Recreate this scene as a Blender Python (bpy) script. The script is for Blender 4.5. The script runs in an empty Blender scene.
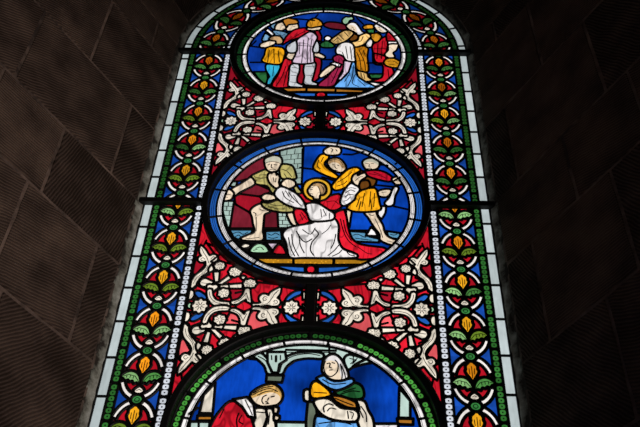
import bpy, bmesh, math, random
import numpy as np
from mathutils import Matrix, Vector
from mathutils.geometry import delaunay_2d_cdt
random.seed(7)
C = bpy.context.scene.collection
sc = bpy.context.scene
R = math.radians
CAM=[917.280668, -0.04854, 0.810035, 0.04811, 122.821975, -2358.039239]
DRAWN={
'scroll':dict(p=[
('ruby_pane','crimson/pink','','x','-385 205 -358 178 -382 134 -392 147'),
('ruby_pane','ruby/ruby','','x','-357 274 -327 255 -277 187 -305 197'),
('ruby_pane','ruby/pink','','x','-185 102 -101 91 -110 23 -173 13 -195 46'),
('ruby_pane','ruby/ruby','','x','-98 84 -40 71 -79 36 -97 14'),
('ruby_pane','crimson/pink','','x','-261 70 -222 78 -219 45 -246 18'),
('fleur_scroll','cream','fa','','-379 265 -380 247 -376 230 -368 215 -376 212 -377 200 -368 191 -359 193 -354 200 -351 185 -350 170 -360 151 -377 132 -386 112 -390 85 -385 76 -376 77 -373 100 -362 123 -346 142 -337 159 -335 179 -338 201 -330 191 -323 196 -320 210 -327 222 -336 223 -344 217 -352 227 -363 246'),
('fleur_scroll','cream','fa','','-358 203 -359 195 -364 191 -370 190 -376 195 -379 203 -378 210 -373 215 -367 215 -361 211'),
('fleur_scroll','cream','fa','','-318 209 -319 200 -324 194 -330 194 -336 199 -339 208 -338 217 -333 223 -327 223 -321 218'),
('bud','cream','','','-336 147 -338 159 -333 174 -326 156'),
('rosette','cream','','','-321 171 -320 186 -311 192 -302 189 -293 185 -289 174 -290 162 -299 157 -311 159 -318 162'),
('rosette','cream','','','-271 160 -265 168 -254 164 -242 159 -232 144 -234 133 -245 127 -259 135 -267 145'),
('rosette','cream','','','-219 107 -209 117 -196 114 -181 102 -179 87 -190 80 -205 82 -217 91'),
('bud','cream','','','-229 124 -223 129 -217 124 -223 116'),
('ray','cream','','x','-320 144 -306 145 -304 106 -312 104'),
('ray','cream','','x','-272 129 -265 119 -295 89 -303 93'),
('ray','cream','','x','-226 95 -225 78 -290 78 -294 87'),
('leaf','cream','','','-360 98 -356 110 -345 115 -332 108 -321 101 -326 91 -334 85 -349 84 -357 89'),
('trefoil','cream','','','-330 74 -329 84 -322 82 -319 88 -312 85 -308 75 -309 65 -317 61 -326 64'),
('acorn','cream','','','-298 57 -294 69 -283 74 -269 69 -262 58 -262 44 -271 36 -283 40 -291 45'),
('scroll_arc','cream','','','-332 67 -321 69 -315 45 -303 27 -284 19 -258 16 -257 3 -279 -1 -305 5 -322 25 -329 43'),
('scroll_fork','cream','','','-247 10 -250 20 -228 30 -216 50 -211 73 -200 75 -196 54 -190 17 -198 15 -204 37 -216 24 -231 12'),
('ruby_diamond','ruby','','x','-232 -1 -211 18 -183 0 -184 -6 -208 -19 -231 -7'),
('fleur_scroll','cream','fb','','-183 12 -164 13 -152 19 -159 27 -162 41 -154 52 -142 51 -134 43 -129 59 -115 72 -99 83 -100 61 -105 47 -111 35 -102 28 -100 16 -108 6 -123 5 -136 9 -157 3 -180 3'),
('ruby_drop','ruby','','x','-100 -2 -91 8 -89 -9 -99 -8'),
('fleur_scroll','cream','fb','','-133 35 -135 25 -142 19 -152 18 -159 24 -163 35 -161 45 -154 51 -145 52 -137 45'),
('fleur_scroll','cream','fb','','-98 21 -100 12 -106 6 -114 6 -121 11 -124 21 -123 30 -116 36 -108 36 -101 30'),
('blue_leaf','blue','','','-79 26 -70 46 -51 64 -33 69 -35 56 -53 45 -69 30 -76 22'),
('bud','cream','','x','-25 63 -16 63 -15 38 -23 36'),
('bud','mint','','x','-22 11 -15 11 -14 -9 -21 -9'),
('blue_leaf','blue','','','-371 56 -360 60 -339 44 -333 30 -347 31 -361 39'),
('bud','cream','','','-392 62 -380 61 -376 43 -381 29 -390 30'),
('mint_bud','mint','','','-387 -2 -383 7 -375 4 -372 -3 -374 -11 -382 -12'),
],l=[
'-368 85 -340 70',
'-377 24 -362 34',
'-372 85 -383 72',
'-337 192 -316 220 -284 249',
'-371 261 -364 290',
'-176 116 -179 120',
'-376 219 -398 198',
'-358 120 -334 134',
'-268 97 -256 36',
'-242 56 -221 63',
],s=[
('fleur_scroll',1.2,'-139 40 -147 43 -153 33 -147 26 -141 30 -144 35'),
('fleur_scroll',1.2,'-118 12 -107 15 -106 25 -113 29 -117 23 -112 20'),
('fleur_scroll',1.2,'-105 71 -116 56 -125 33 -135 16'),
('fleur_scroll',1,'-176 7 -152 8 -135 15'),
('fleur_scroll',1,'-110 61 -119 53'),
('fleur_scroll',1.2,'-358 202 -365 210 -372 204 -369 196 -363 197'),
('fleur_scroll',1.2,'-338 205 -332 215 -325 211 -326 202 -331 202'),
('fleur_scroll',1.2,'-376 254 -366 233 -351 207 -344 186'),
('fleur_scroll',1,'-345 175 -350 155 -362 135 -375 118 -383 92'),
('fleur_scroll',1,'-341 162 -355 137 -370 117'),
('scroll_arc',1.2,'-326 60 -321 39 -304 18 -280 10 -261 10'),
('scroll_fork',1.2,'-243 15 -222 30 -207 58 -198 29'),
]),
'mid':dict(p=[
('sky','','','','-424 416'),
('pier','mortar','','x','-146 303 -61 325 -58 109 -141 108 -150 194 -139 248'),
('pier','mortar','','x','-131 -42 -97 -46 -84 -81 -73 -108 -104 -125 -127 -124'),
('pier','mortar','','x','-335 11 -292 10 -291 -117 -298 -117 -317 -58'),
('pier','mortar','','x','-314 96 -299 152 -292 120 -293 88'),
('ruby_wall','maroon','','x','-302 120 -265 210 -201 270 -187 185 -230 145 -285 121'),
('ruby_wall','maroon','','x','-278 51 -219 102 -161 69 -193 46 -210 41 -250 47'),
('ruby_wall','crimson','','x','-289 40 -269 47 -204 36 -185 18 -190 -3 -220 -30 -235 -46 -281 0'),
('ruby_wall','maroon','','x','-288 -3 -235 -44 -218 -68 -210 -124 -288 -126'),
('ruby_wall','maroon','','x','-175 -37 -136 -36 -127 -126 -172 -127'),
('night_ground','black','','x','-309 -128 -94 -123 -80 -264 -221 -271'),
('brook','aqua','','x','-288 -133 -213 -132 -222 -157 -251 -168 -256 -176 -271 -167'),
('brook','aqua','','x','-165 -139 -117 -135 -111 -178 -161 -179'),
('brook','aqua','','x','122 -133 171 -137 185 -158 217 -167 217 -180 134 -177'),
('brook','aqua','','x','249 -131 290 -139 285 -163 254 -158'),
('boulder','mint','','','-210 -233 -205 -214 -187 -197 -166 -204 -151 -229 -158 -238 -200 -238'),
('boulder','cream','','','-243 -210 -230 -198 -215 -205 -223 -215 -236 -217'),
('boulder','lilac','','x','-158 -193 -115 -192 -134 -227'),
('boulder','ruby','','','-131 -241 -128 -218 -116 -201 -101 -217 -92 -243'),
('boulder','grey','','x','-210 -245 -131 -246 -130 -254 -201 -254'),
('boulder','grey','','x','-260 -189 -159 -183 -228 -192'),
('night_ground','black','','x','-294 -253 255 -247 236 -374 -231 -383'),
('gold_border','goldpat','','x','-199 -265 -68 -264 -67 -287 -174 -287'),
('gold_border','goldpat','','x','-62 -264 65 -262 65 -287 -60 -288'),
('gold_border','goldpat','','x','73 -263 195 -262 175 -283 73 -286'),
('blue_band','blue','','x','-136 -295 -28 -302 -27 -323 -57 -323'),
('blue_band','blue','','x','20 -302 132 -293 102 -313 21 -325'),
('rosette','ruby','','','-18 -311 -14 -300 -5 -296 4 -300 8 -312 4 -323 -5 -328 -13 -324'),
('bald_stone_thrower/leg','skin','','','-97 -48 -81 -44 -59 -96 -72 -105 -85 -85'),
('bald_stone_thrower/leg','skin','','','-226 -38 -216 -16 -190 -1 -159 -28 -162 -40 -179 -53 -180 -83 -179 -137 -174 -158 -176 -179 -197 -182 -239 -180 -247 -173 -223 -156 -206 -146 -203 -129 -211 -99 -217 -68'),
('bald_stone_thrower','olive','','','-190 7 -165 3 -138 18 -113 7 -79 -22 -80 -36 -115 -40 -160 -29 -184 -12'),
('bald_stone_thrower','olive','','','-244 140 -204 176 -181 183 -175 141 -164 112 -140 91 -138 66 -158 61 -178 97 -218 106'),
('bald_stone_thrower','olive','','','-141 205 -125 215 -95 204 -79 150 -83 136 -126 138 -135 164'),
('bald_stone_thrower','olive','','x','-87 100 -73 94 -45 51 -71 60'),
('bald_stone_thrower/arm','skin','','','-242 140 -226 104 -274 63 -292 36 -302 50 -306 73 -277 101'),
('bald_stone_thrower/arm','skin','','','-126 116 -109 134 -84 122 -80 100 -100 84 -124 98'),
('bald_stone_thrower/hand','skin','','','-340 65 -317 74 -298 56 -299 34 -307 19 -333 16 -342 35'),
('bald_stone_thrower/hand','skin','','','-193 38 -177 52 -148 42 -144 28 -166 19 -187 23'),
('bald_stone_thrower/head','skin','h1','','-201 243 -187 258 -164 268 -140 257 -133 230 -139 203 -146 180 -166 170 -187 183 -197 211'),
('bald_stone_thrower/hair','hoary','h1','','-201 243 -187 258 -164 268 -140 257 -133 230 -135 212 -143 228 -166 235 -186 224 -195 213'),
('club_bearer','brown','','','154 184 176 175 193 152 212 140 204 104 183 97 157 79 146 103 164 139'),
('club_bearer/head','skin','h4','','163 235 183 256 212 256 227 232 221 201 199 189 174 195'),
('club_bearer/hair','hoary','h4','','163 235 183 256 212 256 227 232 223 208 214 227 188 237 167 225'),
('club_bearer/sleeve','red','','','174 180 205 187 239 179 267 154 265 130 233 135 188 155'),
('club_bearer/hand','skin','','','272 141 290 151 302 137 300 114 283 114'),
('club_bearer/hand','skin','','','221 72 243 83 265 80 257 56 243 45 223 51'),
('club_bearer/club','white','','','278 97 291 92 277 48 271 7 254 -2 244 13 260 40'),
('club_bearer/club','white','','','227 -11 243 -6 241 -35 229 -65 219 -45'),
('yellow_stone_thrower/leg','skin','','','110 -23 123 -23 120 -69 117 -109 111 -100'),
('yellow_stone_thrower/leg','skin','','','172 -35 204 -28 215 -59 231 -98 238 -136 254 -160 289 -176 275 -191 253 -189 226 -171 224 -144 204 -105 185 -61'),
('yellow_stone_thrower/hem','white','','x','179 -149 193 -113 205 -129 212 -150'),
('yellow_stone_thrower','yellow','','','112 -14 128 15 144 52 166 79 206 88 216 58 222 9 224 -21 180 -32 133 -30'),
('yellow_stone_thrower/sleeve','yellow','','','-15 201 -11 225 7 269 27 275 37 257 21 227 31 199 75 150 66 140 22 164 -7 186'),
('yellow_stone_thrower/sleeve','yellow','','','57 103 80 146 113 190 139 201 154 188 134 167 121 128 103 95 72 78 59 86'),
('yellow_stone_thrower/belt','brown','','','156 120 182 129 187 97 157 81'),
('yellow_stone_thrower/hand','skin','','','20 296 35 316 64 327 81 307 77 279 54 272 29 276'),
('yellow_stone_thrower/head','skin','h2','','33 233 48 254 78 254 100 221 104 193 88 172 65 179 44 198'),
('yellow_stone_thrower/hair','tan','h2','','33 233 48 254 78 254 100 221 104 193 89 200 76 225 54 232 41 221'),
('kneeling_saint/mantle','ruby','','','70 -45 98 -27 106 -61 113 -116 127 -168 159 -196 232 -209 243 -222 221 -242 194 -257 148 -259 138 -231 100 -210 86 -169 78 -109'),
('kneeling_saint/mantle','ruby','','','-66 50 -43 56 -2 27 -2 2 -24 0 -47 22'),
('kneeling_saint/mantle','ruby','','','-73 -29 -51 -23 -19 -78 -45 -101 -58 -97 -68 -66'),
('kneeling_saint/mantle','ruby','','','14 11 32 33 78 55 88 28 89 -7 67 -26 40 -21 17 -1'),
('kneeling_saint','white','','','-105 -150 -89 -121 -47 -106 -10 -96 6 -83 60 -71 72 -81 80 -108 79 -163 85 -193 101 -220 143 -241 143 -253 64 -257 -29 -257 -72 -258 -83 -231 -92 -187'),
('kneeling_saint/bodice','white','','','-34 -4 -13 7 11 1 45 -29 64 -48 57 -75 -9 -82 -23 -56'),
('kneeling_saint/sleeve','white','','','-147 49 -135 88 -110 83 -69 50 -45 11 -36 -23 -73 -15 -113 7'),
('kneeling_saint/sleeve','white','','','88 22 99 70 119 110 137 105 152 83 138 52 132 27 104 -1 92 1'),
('kneeling_saint/hand','skin','','','-179 148 -176 162 -170 162 -162 136 -165 166 -155 168 -149 138 -146 158 -139 144 -141 116 -137 95 -147 86 -167 109 -176 131'),
('kneeling_saint/hand','skin','','','127 138 134 161 143 166 146 151 156 163 172 172 176 153 156 132 148 103 136 112'),
('kneeling_saint/halo','halo','','','-47 80 -43 109 -28 129 -1 138 26 129 44 108 50 79 46 52 29 29 3 20 -24 28 -41 51'),
('kneeling_saint/head','skin','h3','','-33 74 -21 103 -8 115 12 115 30 95 34 69 23 50 13 47 12 29 -8 28 -11 38 -24 49'),
('kneeling_saint/hair','tan','h3','','-21 103 -8 117 15 116 32 97 35 67 24 49 15 55 12 78 3 97 -12 98'),
],l=[
'-66 198 -10 188',
'17 147 63 127',
'92 277 124 275 168 294',
'210 107 277 98',
'257 215 229 219',
'273 -4 322 -19',
'123 -127 182 -126',
'-62 304 -53 67',
'278 132 300 150',
],s=[
('bald_stone_thrower',2,'-186 211 -178 216'),
('bald_stone_thrower',2,'-163 214 -151 212'),
('bald_stone_thrower',2,'-171 216 -172 198 -166 196'),
('bald_stone_thrower',2,'-176 185 -165 189 -155 185'),
('bald_stone_thrower',1.5,'-197 220 -182 229 -161 230 -140 221'),
('bald_stone_thrower',1.5,'-235 136 -219 122 -199 122'),
('bald_stone_thrower',1.5,'-230 145 -206 137 -184 141'),
('bald_stone_thrower',1.5,'-213 154 -185 157'),
('bald_stone_thrower',1.5,'-129 186 -112 177 -93 147'),
('bald_stone_thrower',1.5,'-122 164 -112 143'),
('bald_stone_thrower',1.5,'-329 50 -314 46 -306 50'),
('bald_stone_thrower',1.5,'-330 35 -315 32'),
('bald_stone_thrower',1.5,'-162 -1 -134 -8 -106 -4 -89 -24'),
('bald_stone_thrower',1.5,'-167 -13 -133 -24 -105 -24'),
('bald_stone_thrower',1.8,'-217 -44 -207 -50 -208 -59'),
('bald_stone_thrower',1.5,'-196 -27 -181 -35 -165 -35'),
('bald_stone_thrower',1.5,'-205 -67 -199 -137'),
('bald_stone_thrower',1.5,'-229 -174 -208 -171 -187 -167'),
('kneeling_saint',1.6,'-161 142 -155 116'),
('kneeling_saint',1.6,'-150 138 -150 116'),
('kneeling_saint',2,'-122 66 -109 33 -79 9'),
('kneeling_saint',2,'-99 62 -80 29 -51 -7'),
('kneeling_saint',1.6,'-111 70 -95 37'),
('kneeling_saint',1.6,'-82 50 -63 9'),
('kneeling_saint',2,'-23 78 -15 80'),
('kneeling_saint',1.6,'-26 86 -14 90'),
('kneeling_saint',1.6,'-22 58 -13 55'),
('kneeling_saint',1.6,'3 97 11 77 14 53'),
('kneeling_saint',1.4,'15 102 24 85 26 64'),
('kneeling_saint',2,'103 62 120 79 137 71'),
('kneeling_saint',2,'101 41 115 54 131 54'),
('kneeling_saint',1.6,'98 20 109 25 120 41'),
('kneeling_saint',1.6,'109 87 126 91 140 86'),
('kneeling_saint',1.4,'138 128 151 147 165 154'),
('kneeling_saint',2.4,'-62 -134 -44 -171 -27 -186 -7 -170'),
('kneeling_saint',2,'-77 -149 -69 -201 -48 -252'),
('kneeling_saint',2,'-87 -165 -76 -216 -61 -252'),
('kneeling_saint',2,'-41 -126 -13 -148 2 -117'),
('kneeling_saint',2.4,'2 -125 14 -148 -6 -185 -10 -222 2 -248'),
('kneeling_saint',2,'-53 -149 -45 -201 -30 -237'),
('kneeling_saint',2,'73 -146 68 -184 58 -214'),
('kneeling_saint',2,'84 -198 69 -224 49 -247'),
('kneeling_saint',2,'95 -220 85 -235 64 -250'),
('kneeling_saint',2,'111 -227 121 -242 137 -247'),
('kneeling_saint',1.6,'25 -147 45 -124 55 -101'),
('kneeling_saint',1.6,'26 -23 38 -55'),
('kneeling_saint',1.6,'18 -23 22 -63'),
('kneeling_saint',1.6,'49 -43 49 -70'),
('kneeling_saint',2,'87 -70 99 -131 116 -176 142 -205'),
('kneeling_saint',2,'98 -77 107 -131 126 -176'),
('kneeling_saint',1.6,'148 -205 179 -234 195 -237'),
('kneeling_saint',1.6,'38 15 65 20 79 4'),
('kneeling_saint',1.6,'-54 -49 -42 -80'),
('kneeling_saint',1.6,'-49 -41 -29 -76'),
('yellow_stone_thrower',1.8,'45 311 53 304 48 290'),
('yellow_stone_thrower',1.8,'64 305 69 295'),
('yellow_stone_thrower',1.6,'52 216 61 217'),
('yellow_stone_thrower',1.6,'70 216 78 211'),
('yellow_stone_thrower',1.6,'62 211 65 198 71 196'),
('yellow_stone_thrower',1.6,'62 187 73 185'),
('yellow_stone_thrower',1.4,'43 238 57 247 78 241 93 216'),
('yellow_stone_thrower',1.8,'2 242 -3 210 10 193'),
('yellow_stone_thrower',1.8,'19 260 11 233'),
('yellow_stone_thrower',1.8,'74 120 102 146 125 177'),
('yellow_stone_thrower',1.8,'72 99 97 112 108 129'),
('yellow_stone_thrower',1.8,'154 38 143 -9'),
('yellow_stone_thrower',1.8,'171 63 162 -8'),
('yellow_stone_thrower',1.8,'193 72 187 -8'),
('yellow_stone_thrower',1.8,'207 63 203 -8'),
('yellow_stone_thrower',1.8,'158 20 152 -21'),
('yellow_stone_thrower',1.8,'191 37 196 -20'),
('yellow_stone_thrower',1.6,'185 -44 196 -52 204 -48'),
('yellow_stone_thrower',1.4,'207 -67 222 -114 232 -159'),
('yellow_stone_thrower',1.4,'248 -175 269 -182'),
('club_bearer',1.6,'175 227 186 225'),
('club_bearer',1.6,'195 227 206 225'),
('club_bearer',1.6,'189 222 188 207 194 206'),
('club_bearer',1.6,'182 198 197 197'),
('club_bearer',1.6,'188 169 222 161 250 145'),
('club_bearer',1.6,'205 178 233 162'),
('club_bearer',1.4,'232 68 249 71'),
('club_bearer',1.4,'281 132 295 131'),
('pier',1.5,'-140 266 -62 281'),
('pier',1.5,'-136 239 -63 251'),
('pier',1.5,'-131 214 -63 222'),
('pier',1.5,'-89 191 -63 194'),
('pier',1.5,'-82 165 -62 168'),
('pier',1.5,'-78 139 -61 142'),
('pier',1.5,'-119 296 -119 269'),
('pier',1.5,'-89 304 -90 275'),
('pier',1.5,'-102 271 -102 245'),
('pier',1.5,'-76 278 -76 249'),
('pier',1.5,'-89 247 -88 218'),
('pier',1.5,'-75 220 -74 194'),
('pier',1.5,'-129 -62 -95 -61'),
('pier',1.5,'-128 -82 -86 -81'),
('pier',1.5,'-126 -103 -79 -102'),
('pier',1.5,'-115 -46 -114 -62'),
('pier',1.5,'-103 -62 -102 -81'),
('pier',1.5,'-113 -82 -111 -102'),
('pier',1.5,'-95 -103 -94 -120'),
('pier',1.5,'-324 -14 -293 -15'),
('pier',1.5,'-320 -36 -293 -37'),
('pier',1.5,'-314 -60 -292 -61'),
('pier',1.5,'-306 -83 -292 -85'),
('pier',1.5,'-310 7 -308 -13'),
('pier',1.5,'-313 -15 -311 -36'),
('pier',1.5,'-302 -37 -300 -60'),
('brook',1.8,'-277 -150 -259 -142 -242 -153 -227 -141'),
('brook',1.8,'-268 -165 -258 -157 -249 -165'),
('brook',1.8,'-159 -148 -145 -155 -133 -145 -119 -154'),
('brook',1.8,'-155 -166 -139 -170 -123 -164'),
('brook',1.8,'131 -150 147 -145 163 -154 174 -160'),
('brook',1.8,'140 -164 163 -168 195 -173'),
('brook',1.8,'257 -142 270 -147 281 -141'),
('boulder',1.6,'-194 -219 -178 -212 -167 -225'),
('boulder',1.6,'-201 -228 -188 -223'),
]),
'top':dict(p=[
('sky','','','','-385 263'),
('night_ground','black','','x','-301 -140 -225 -210 -33 -215 -29 -313 -224 -308'),
('night_ground','black','','x','-67 -215 221 -227 202 -310 -63 -314'),
('blue_band','blue','','x','-128 -283 -3 -287 -2 -308 -82 -309'),
('blue_band','blue','','x','21 -288 132 -287 83 -305 23 -306'),
('rosette','ruby','','','-21 -297 -16 -285 -4 -280 9 -284 14 -296 10 -308 -15 -308'),
('gold_border','bronze','','x','-166 -255 -67 -252 -66 -273 -137 -277'),
('gold_border','bronze','','x','-60 -253 53 -255 54 -275 -59 -275'),
('gold_border','bronze','','x','58 -256 180 -265 158 -278 58 -278'),
('grass','green','','x','-285 -143 -235 -142 -224 -225 -240 -218 -261 -189'),
('grass','green','','','-16 71 -2 90 15 93 42 59 31 46 -8 48'),
('grass','green','','x','192 -152 249 -151 244 -178 201 -179'),
('flag','maroon','','','-6 225 11 245 55 241 87 222 88 188 41 192 12 203'),
('flag_knot','white','','','1 123 13 134 27 119 17 100 4 104'),
('raised_hand','mint','','','79 240 76 267 90 291 101 288 117 292 122 272 105 263 100 245 90 231'),
('blue_hooded_soldier/leg','cyan','','','-239 -90 -218 -86 -184 -89 -188 -139 -204 -186 -212 -225 -225 -227 -224 -194 -218 -171 -234 -131'),
('blue_hooded_soldier/hood','steel','','','-243 227 -234 258 -213 264 -192 246 -215 227 -221 186 -235 195'),
('blue_hooded_soldier/head','skin','','','-216 227 -192 244 -181 223 -176 196 -188 181 -207 174 -221 189'),
('blue_hooded_soldier','steel','','','-231 171 -212 175 -165 154 -166 111 -178 90 -195 129 -224 138'),
('blue_hooded_soldier/sleeve','steel','','','-271 105 -262 152 -242 129 -238 105 -264 92'),
('blue_hooded_soldier/axe','white','','x','-262 177 -254 191 -224 147 -230 134'),
('blue_hooded_soldier/skirt','yellow','','','-248 33 -232 46 -183 40 -169 8 -172 -33 -180 -80 -218 -81 -258 -61 -251 -18'),
('blue_hooded_soldier/arm','skin','','','-277 63 -268 76 -236 96 -215 109 -206 93 -224 62 -260 39 -274 46'),
('blue_hooded_soldier/hand','tan','','','-241 110 -227 129 -199 129 -185 103 -183 76 -205 71 -211 94 -231 98'),
('brown_haired_soldier/head','skin','','','-169 219 -128 241 -120 196 -144 177 -167 177'),
('brown_haired_soldier','bronze','','','-189 260 -170 276 -133 262 -126 237 -166 226 -171 208 -180 228'),
('red_cloaked_soldier','ruby','','','-180 67 -168 123 -140 176 -106 194 -76 195 -70 169 -103 129 -136 109 -159 92'),
('red_cloaked_soldier','ruby','','','-203 -242 -182 -155 -166 -48 -150 -40 -131 -57 -136 -122 -140 -209 -141 -245'),
('red_cloaked_soldier','crimson','','','-105 -177 -104 -77 -79 -77 -74 -186 -86 -225 -103 -210'),
('red_cloaked_soldier','crimson','','','-48 -40 -44 -22 -13 -46 -13 -121 -20 -185 -39 -209 -45 -121'),
('red_cloaked_soldier','crimson','','','-44 182 -34 186 -17 133 -18 95 -30 104 -35 140'),
('red_cloaked_soldier/leg','pearl','','','-138 -146 -135 -88 -106 -83 -101 -130 -108 -177 -104 -216 -80 -235 -82 -246 -108 -244 -136 -237 -137 -193'),
('red_cloaked_soldier/leg','pearl','','','-79 -129 -74 -79 -36 -71 -36 -121 -41 -168 -44 -203 -23 -219 -25 -232 -67 -228 -76 -209 -73 -169'),
('red_cloaked_soldier/hand','skin','','','-158 -25 -150 2 -127 6 -122 -24 -136 -49 -152 -39'),
('red_cloaked_soldier/hand','skin','','','-42 2 -25 3 3 -23 -2 -39 -24 -29 -42 -17'),
('red_cloaked_soldier/tunic','lilac','','','-121 70 -116 106 -93 137 -69 164 -49 155 -35 123 -46 71 -47 11 -42 -55 -43 -69 -73 -77 -101 -78 -130 -66 -118 -6'),
('red_cloaked_soldier/sleeve','pearl','','','-160 56 -126 97 -121 65 -122 9 -153 8'),
('red_cloaked_soldier/sleeve','pearl','','','-45 45 -33 98 -24 62 -24 10 -43 10'),
('red_cloaked_soldier/head','skin','','','-81 193 -57 206 -22 215 -23 187 -46 180 -71 182'),
('red_cloaked_soldier/hair','gold','','','-81 220 -74 258 -49 277 -23 254 -15 221 -42 209 -67 202'),
('red_robed_man','ruby','','','212 71 266 134 273 97 264 20 264 -38 251 -79 215 -71 211 11'),
('red_robed_man','ruby','','','215 0 259 -22 256 -73 285 -103 294 -160 292 -181 264 -201 228 -205 200 -202 242 -179 251 -145 250 -81 220 -57'),
('red_robed_man/sleeve','ruby','','','272 158 290 174 310 141 324 96 279 95 271 119'),
('red_robed_man/collar','gold','','','202 149 227 159 245 136 237 108 222 90 207 108'),
('red_robed_man/head','skin','h7','','215 224 233 238 257 213 282 183 256 160 232 174 220 198'),
('red_robed_man/hair','white','h7','','215 224 233 238 257 213 282 183 264 167 254 189 239 213 223 213'),
('red_robed_man/cuff','white','','x','276 95 323 93 321 74 275 77'),
('red_robed_man/arm','skin','','','279 71 318 72 307 29 292 8 299 -22 276 -29 261 -5 277 29'),
('red_robed_man/bag','goldpat','','','256 -67 267 -40 299 -37 327 -68 329 -90 302 -102 270 -91'),
('red_robed_man/shoe','white','','','179 -212 210 -210 237 -219 223 -232 196 -229'),
('bystander','gold','','','168 210 184 226 210 224 207 191 177 191'),
('bystander','green','','x','182 187 214 191 214 162 191 162'),
('gold_robed_man','amber','','','125 29 130 50 183 51 182 -21 187 -127 167 -132 141 -112 139 -62 135 -21'),
('gold_robed_man','brown','','','109 114 124 153 142 138 137 109 115 97'),
('gold_robed_man/sleeve','buff','','','26 97 47 132 80 174 109 179 123 155 96 105 68 79 44 74'),
('gold_robed_man/sleeve','buff','','','113 81 144 99 152 135 172 158 195 147 195 115 167 71 134 52'),
('gold_robed_man/head','skin','h5','','91 217 109 246 133 244 149 213 164 173 180 165 149 141 136 158 124 171 104 189'),
('gold_robed_man/veil','white','h5','','109 246 133 244 149 213 164 173 180 165 149 141 140 162 136 204 124 224 104 231'),
('gold_robed_man/cloth','white','','','180 73 196 114 207 99 201 55 186 50'),
('gold_robed_man/foot','buff','','','143 -130 154 -133 180 -144 186 -173 205 -192 181 -202 153 -183'),
('kneeling_woman','wine','','','41 -35 60 -12 80 -26 88 -55 85 -95 68 -151 55 -206 40 -238 -13 -238 -9 -215 22 -171 43 -120 57 -96'),
('kneeling_woman/skirt','sky_blue','','','118 -66 131 -69 134 -127 150 -181 223 -246 131 -248 46 -246 81 -184 107 -127'),
('kneeling_woman/sash','lilac','','x','88 -57 117 -61 104 -135 73 -192 64 -192 85 -135'),
('kneeling_woman/cuff','white','','x','32 -76 47 -67 72 -82 68 -99 38 -89'),
('kneeling_woman/arm','skin','','','-13 -164 2 -128 31 -90 51 -98 35 -129 8 -165 -7 -177'),
('kneeling_woman/veil','white','','','52 32 68 72 94 86 119 73 127 37 128 -5 133 -60 100 -52 85 -19 69 -7 56 -3'),
],l=[
'-140 274 -50 261',
'-298 93 -318 50 -255 38',
'-308 -72 -252 -71',
'-36 312 -50 280',
'138 286 168 232',
'-9 -48 37 -47',
'183 -70 248 -69',
],s=[
('red_cloaked_soldier',2,'-91 105 -91 11 -92 -72'),
('red_cloaked_soldier',2,'-72 122 -72 11 -67 -72'),
('red_cloaked_soldier',2,'-57 105 -58 11 -53 -63'),
('red_cloaked_soldier',2,'-117 61 -46 53'),
('red_cloaked_soldier',1.6,'-107 87 -105 -6'),
('red_cloaked_soldier',2,'-150 104 -114 148 -81 179'),
('red_cloaked_soldier',2,'-157 -98 -170 -178 -189 -240'),
('red_cloaked_soldier',2,'-144 -90 -153 -170 -158 -240'),
('red_cloaked_soldier',1.6,'-131 -106 -110 -110'),
('red_cloaked_soldier',1.6,'-133 -162 -110 -165'),
('red_cloaked_soldier',1.6,'-132 -209 -105 -216'),
('red_cloaked_soldier',1.6,'-72 -97 -38 -97'),
('red_cloaked_soldier',1.6,'-70 -161 -43 -164'),
('red_cloaked_soldier',1.4,'-39 202 -32 204'),
('blue_hooded_soldier',2,'-235 24 -236 -67'),
('blue_hooded_soldier',2,'-217 33 -207 -75'),
('blue_hooded_soldier',2,'-197 16 -185 -66'),
('blue_hooded_soldier',1.6,'-193 219 -186 219'),
('blue_hooded_soldier',1.6,'-189 192 -182 195'),
('blue_hooded_soldier',1.6,'-208 -99 -207 -171'),
('blue_hooded_soldier',1.6,'-216 160 -191 138 -177 147'),
('brown_haired_soldier',1.6,'-144 210 -134 212'),
('brown_haired_soldier',1.6,'-136 192 -126 196'),
('gold_robed_man',2,'39 93 57 124 72 98'),
('gold_robed_man',2,'62 146 84 107'),
('gold_robed_man',2,'85 168 103 133'),
('gold_robed_man',2,'139 12 153 -46 158 -118'),
('gold_robed_man',2,'149 29 172 -62 176 -126'),
('gold_robed_man',2,'167 29 177 -21'),
('gold_robed_man',2,'144 90 158 99 167 134'),
('gold_robed_man',1.6,'116 209 124 206'),
('gold_robed_man',1.6,'125 195 129 182'),
('gold_robed_man',1.6,'158 -142 163 -177'),
('gold_robed_man',1.6,'169 -146 174 -183'),
('kneeling_woman',2,'78 11 88 -30'),
('kneeling_woman',2,'92 54 102 -38'),
('kneeling_woman',2,'111 54 119 -46'),
('kneeling_woman',1.6,'62 20 73 16'),
('kneeling_woman',2,'65 -39 62 -112 37 -214'),
('kneeling_woman',2,'126 -87 122 -166 104 -236'),
('kneeling_woman',2,'135 -150 122 -213 149 -239'),
('kneeling_woman',2,'112 -143 91 -205'),
('kneeling_woman',2,'145 -189 176 -235'),
('red_robed_man',2,'231 71 225 -38'),
('red_robed_man',2,'250 97 244 -38'),
('red_robed_man',2,'212 37 264 42'),
('red_robed_man',2,'270 -113 273 -184'),
('red_robed_man',1.6,'233 211 242 202'),
('red_robed_man',1.6,'237 189 249 184'),
('red_robed_man',1.8,'271 -57 290 -52 312 -72'),
('red_robed_man',1.8,'275 -77 298 -81'),
]),
'bottom':dict(p=[
('sky','','','','-188 124'),
('arcade','paleglass','','x','-170 273 -122 313 -68 331 10 341 83 339 156 326 228 284 239 277 168 262 121 245 84 289 37 279 1 285 -40 269 -63 246 -79 218 -115 221 -126 250 -148 272'),
('arcade','paleglass','','','-160 279 -143 292 -118 265 -104 234 -99 220 -115 220 -125 246 -145 268'),
('arcade','paleglass','','','-85 220 -83 240 -68 273 -36 293 12 299 43 293 41 278 1 279 -40 269 -63 246 -73 220'),
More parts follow.
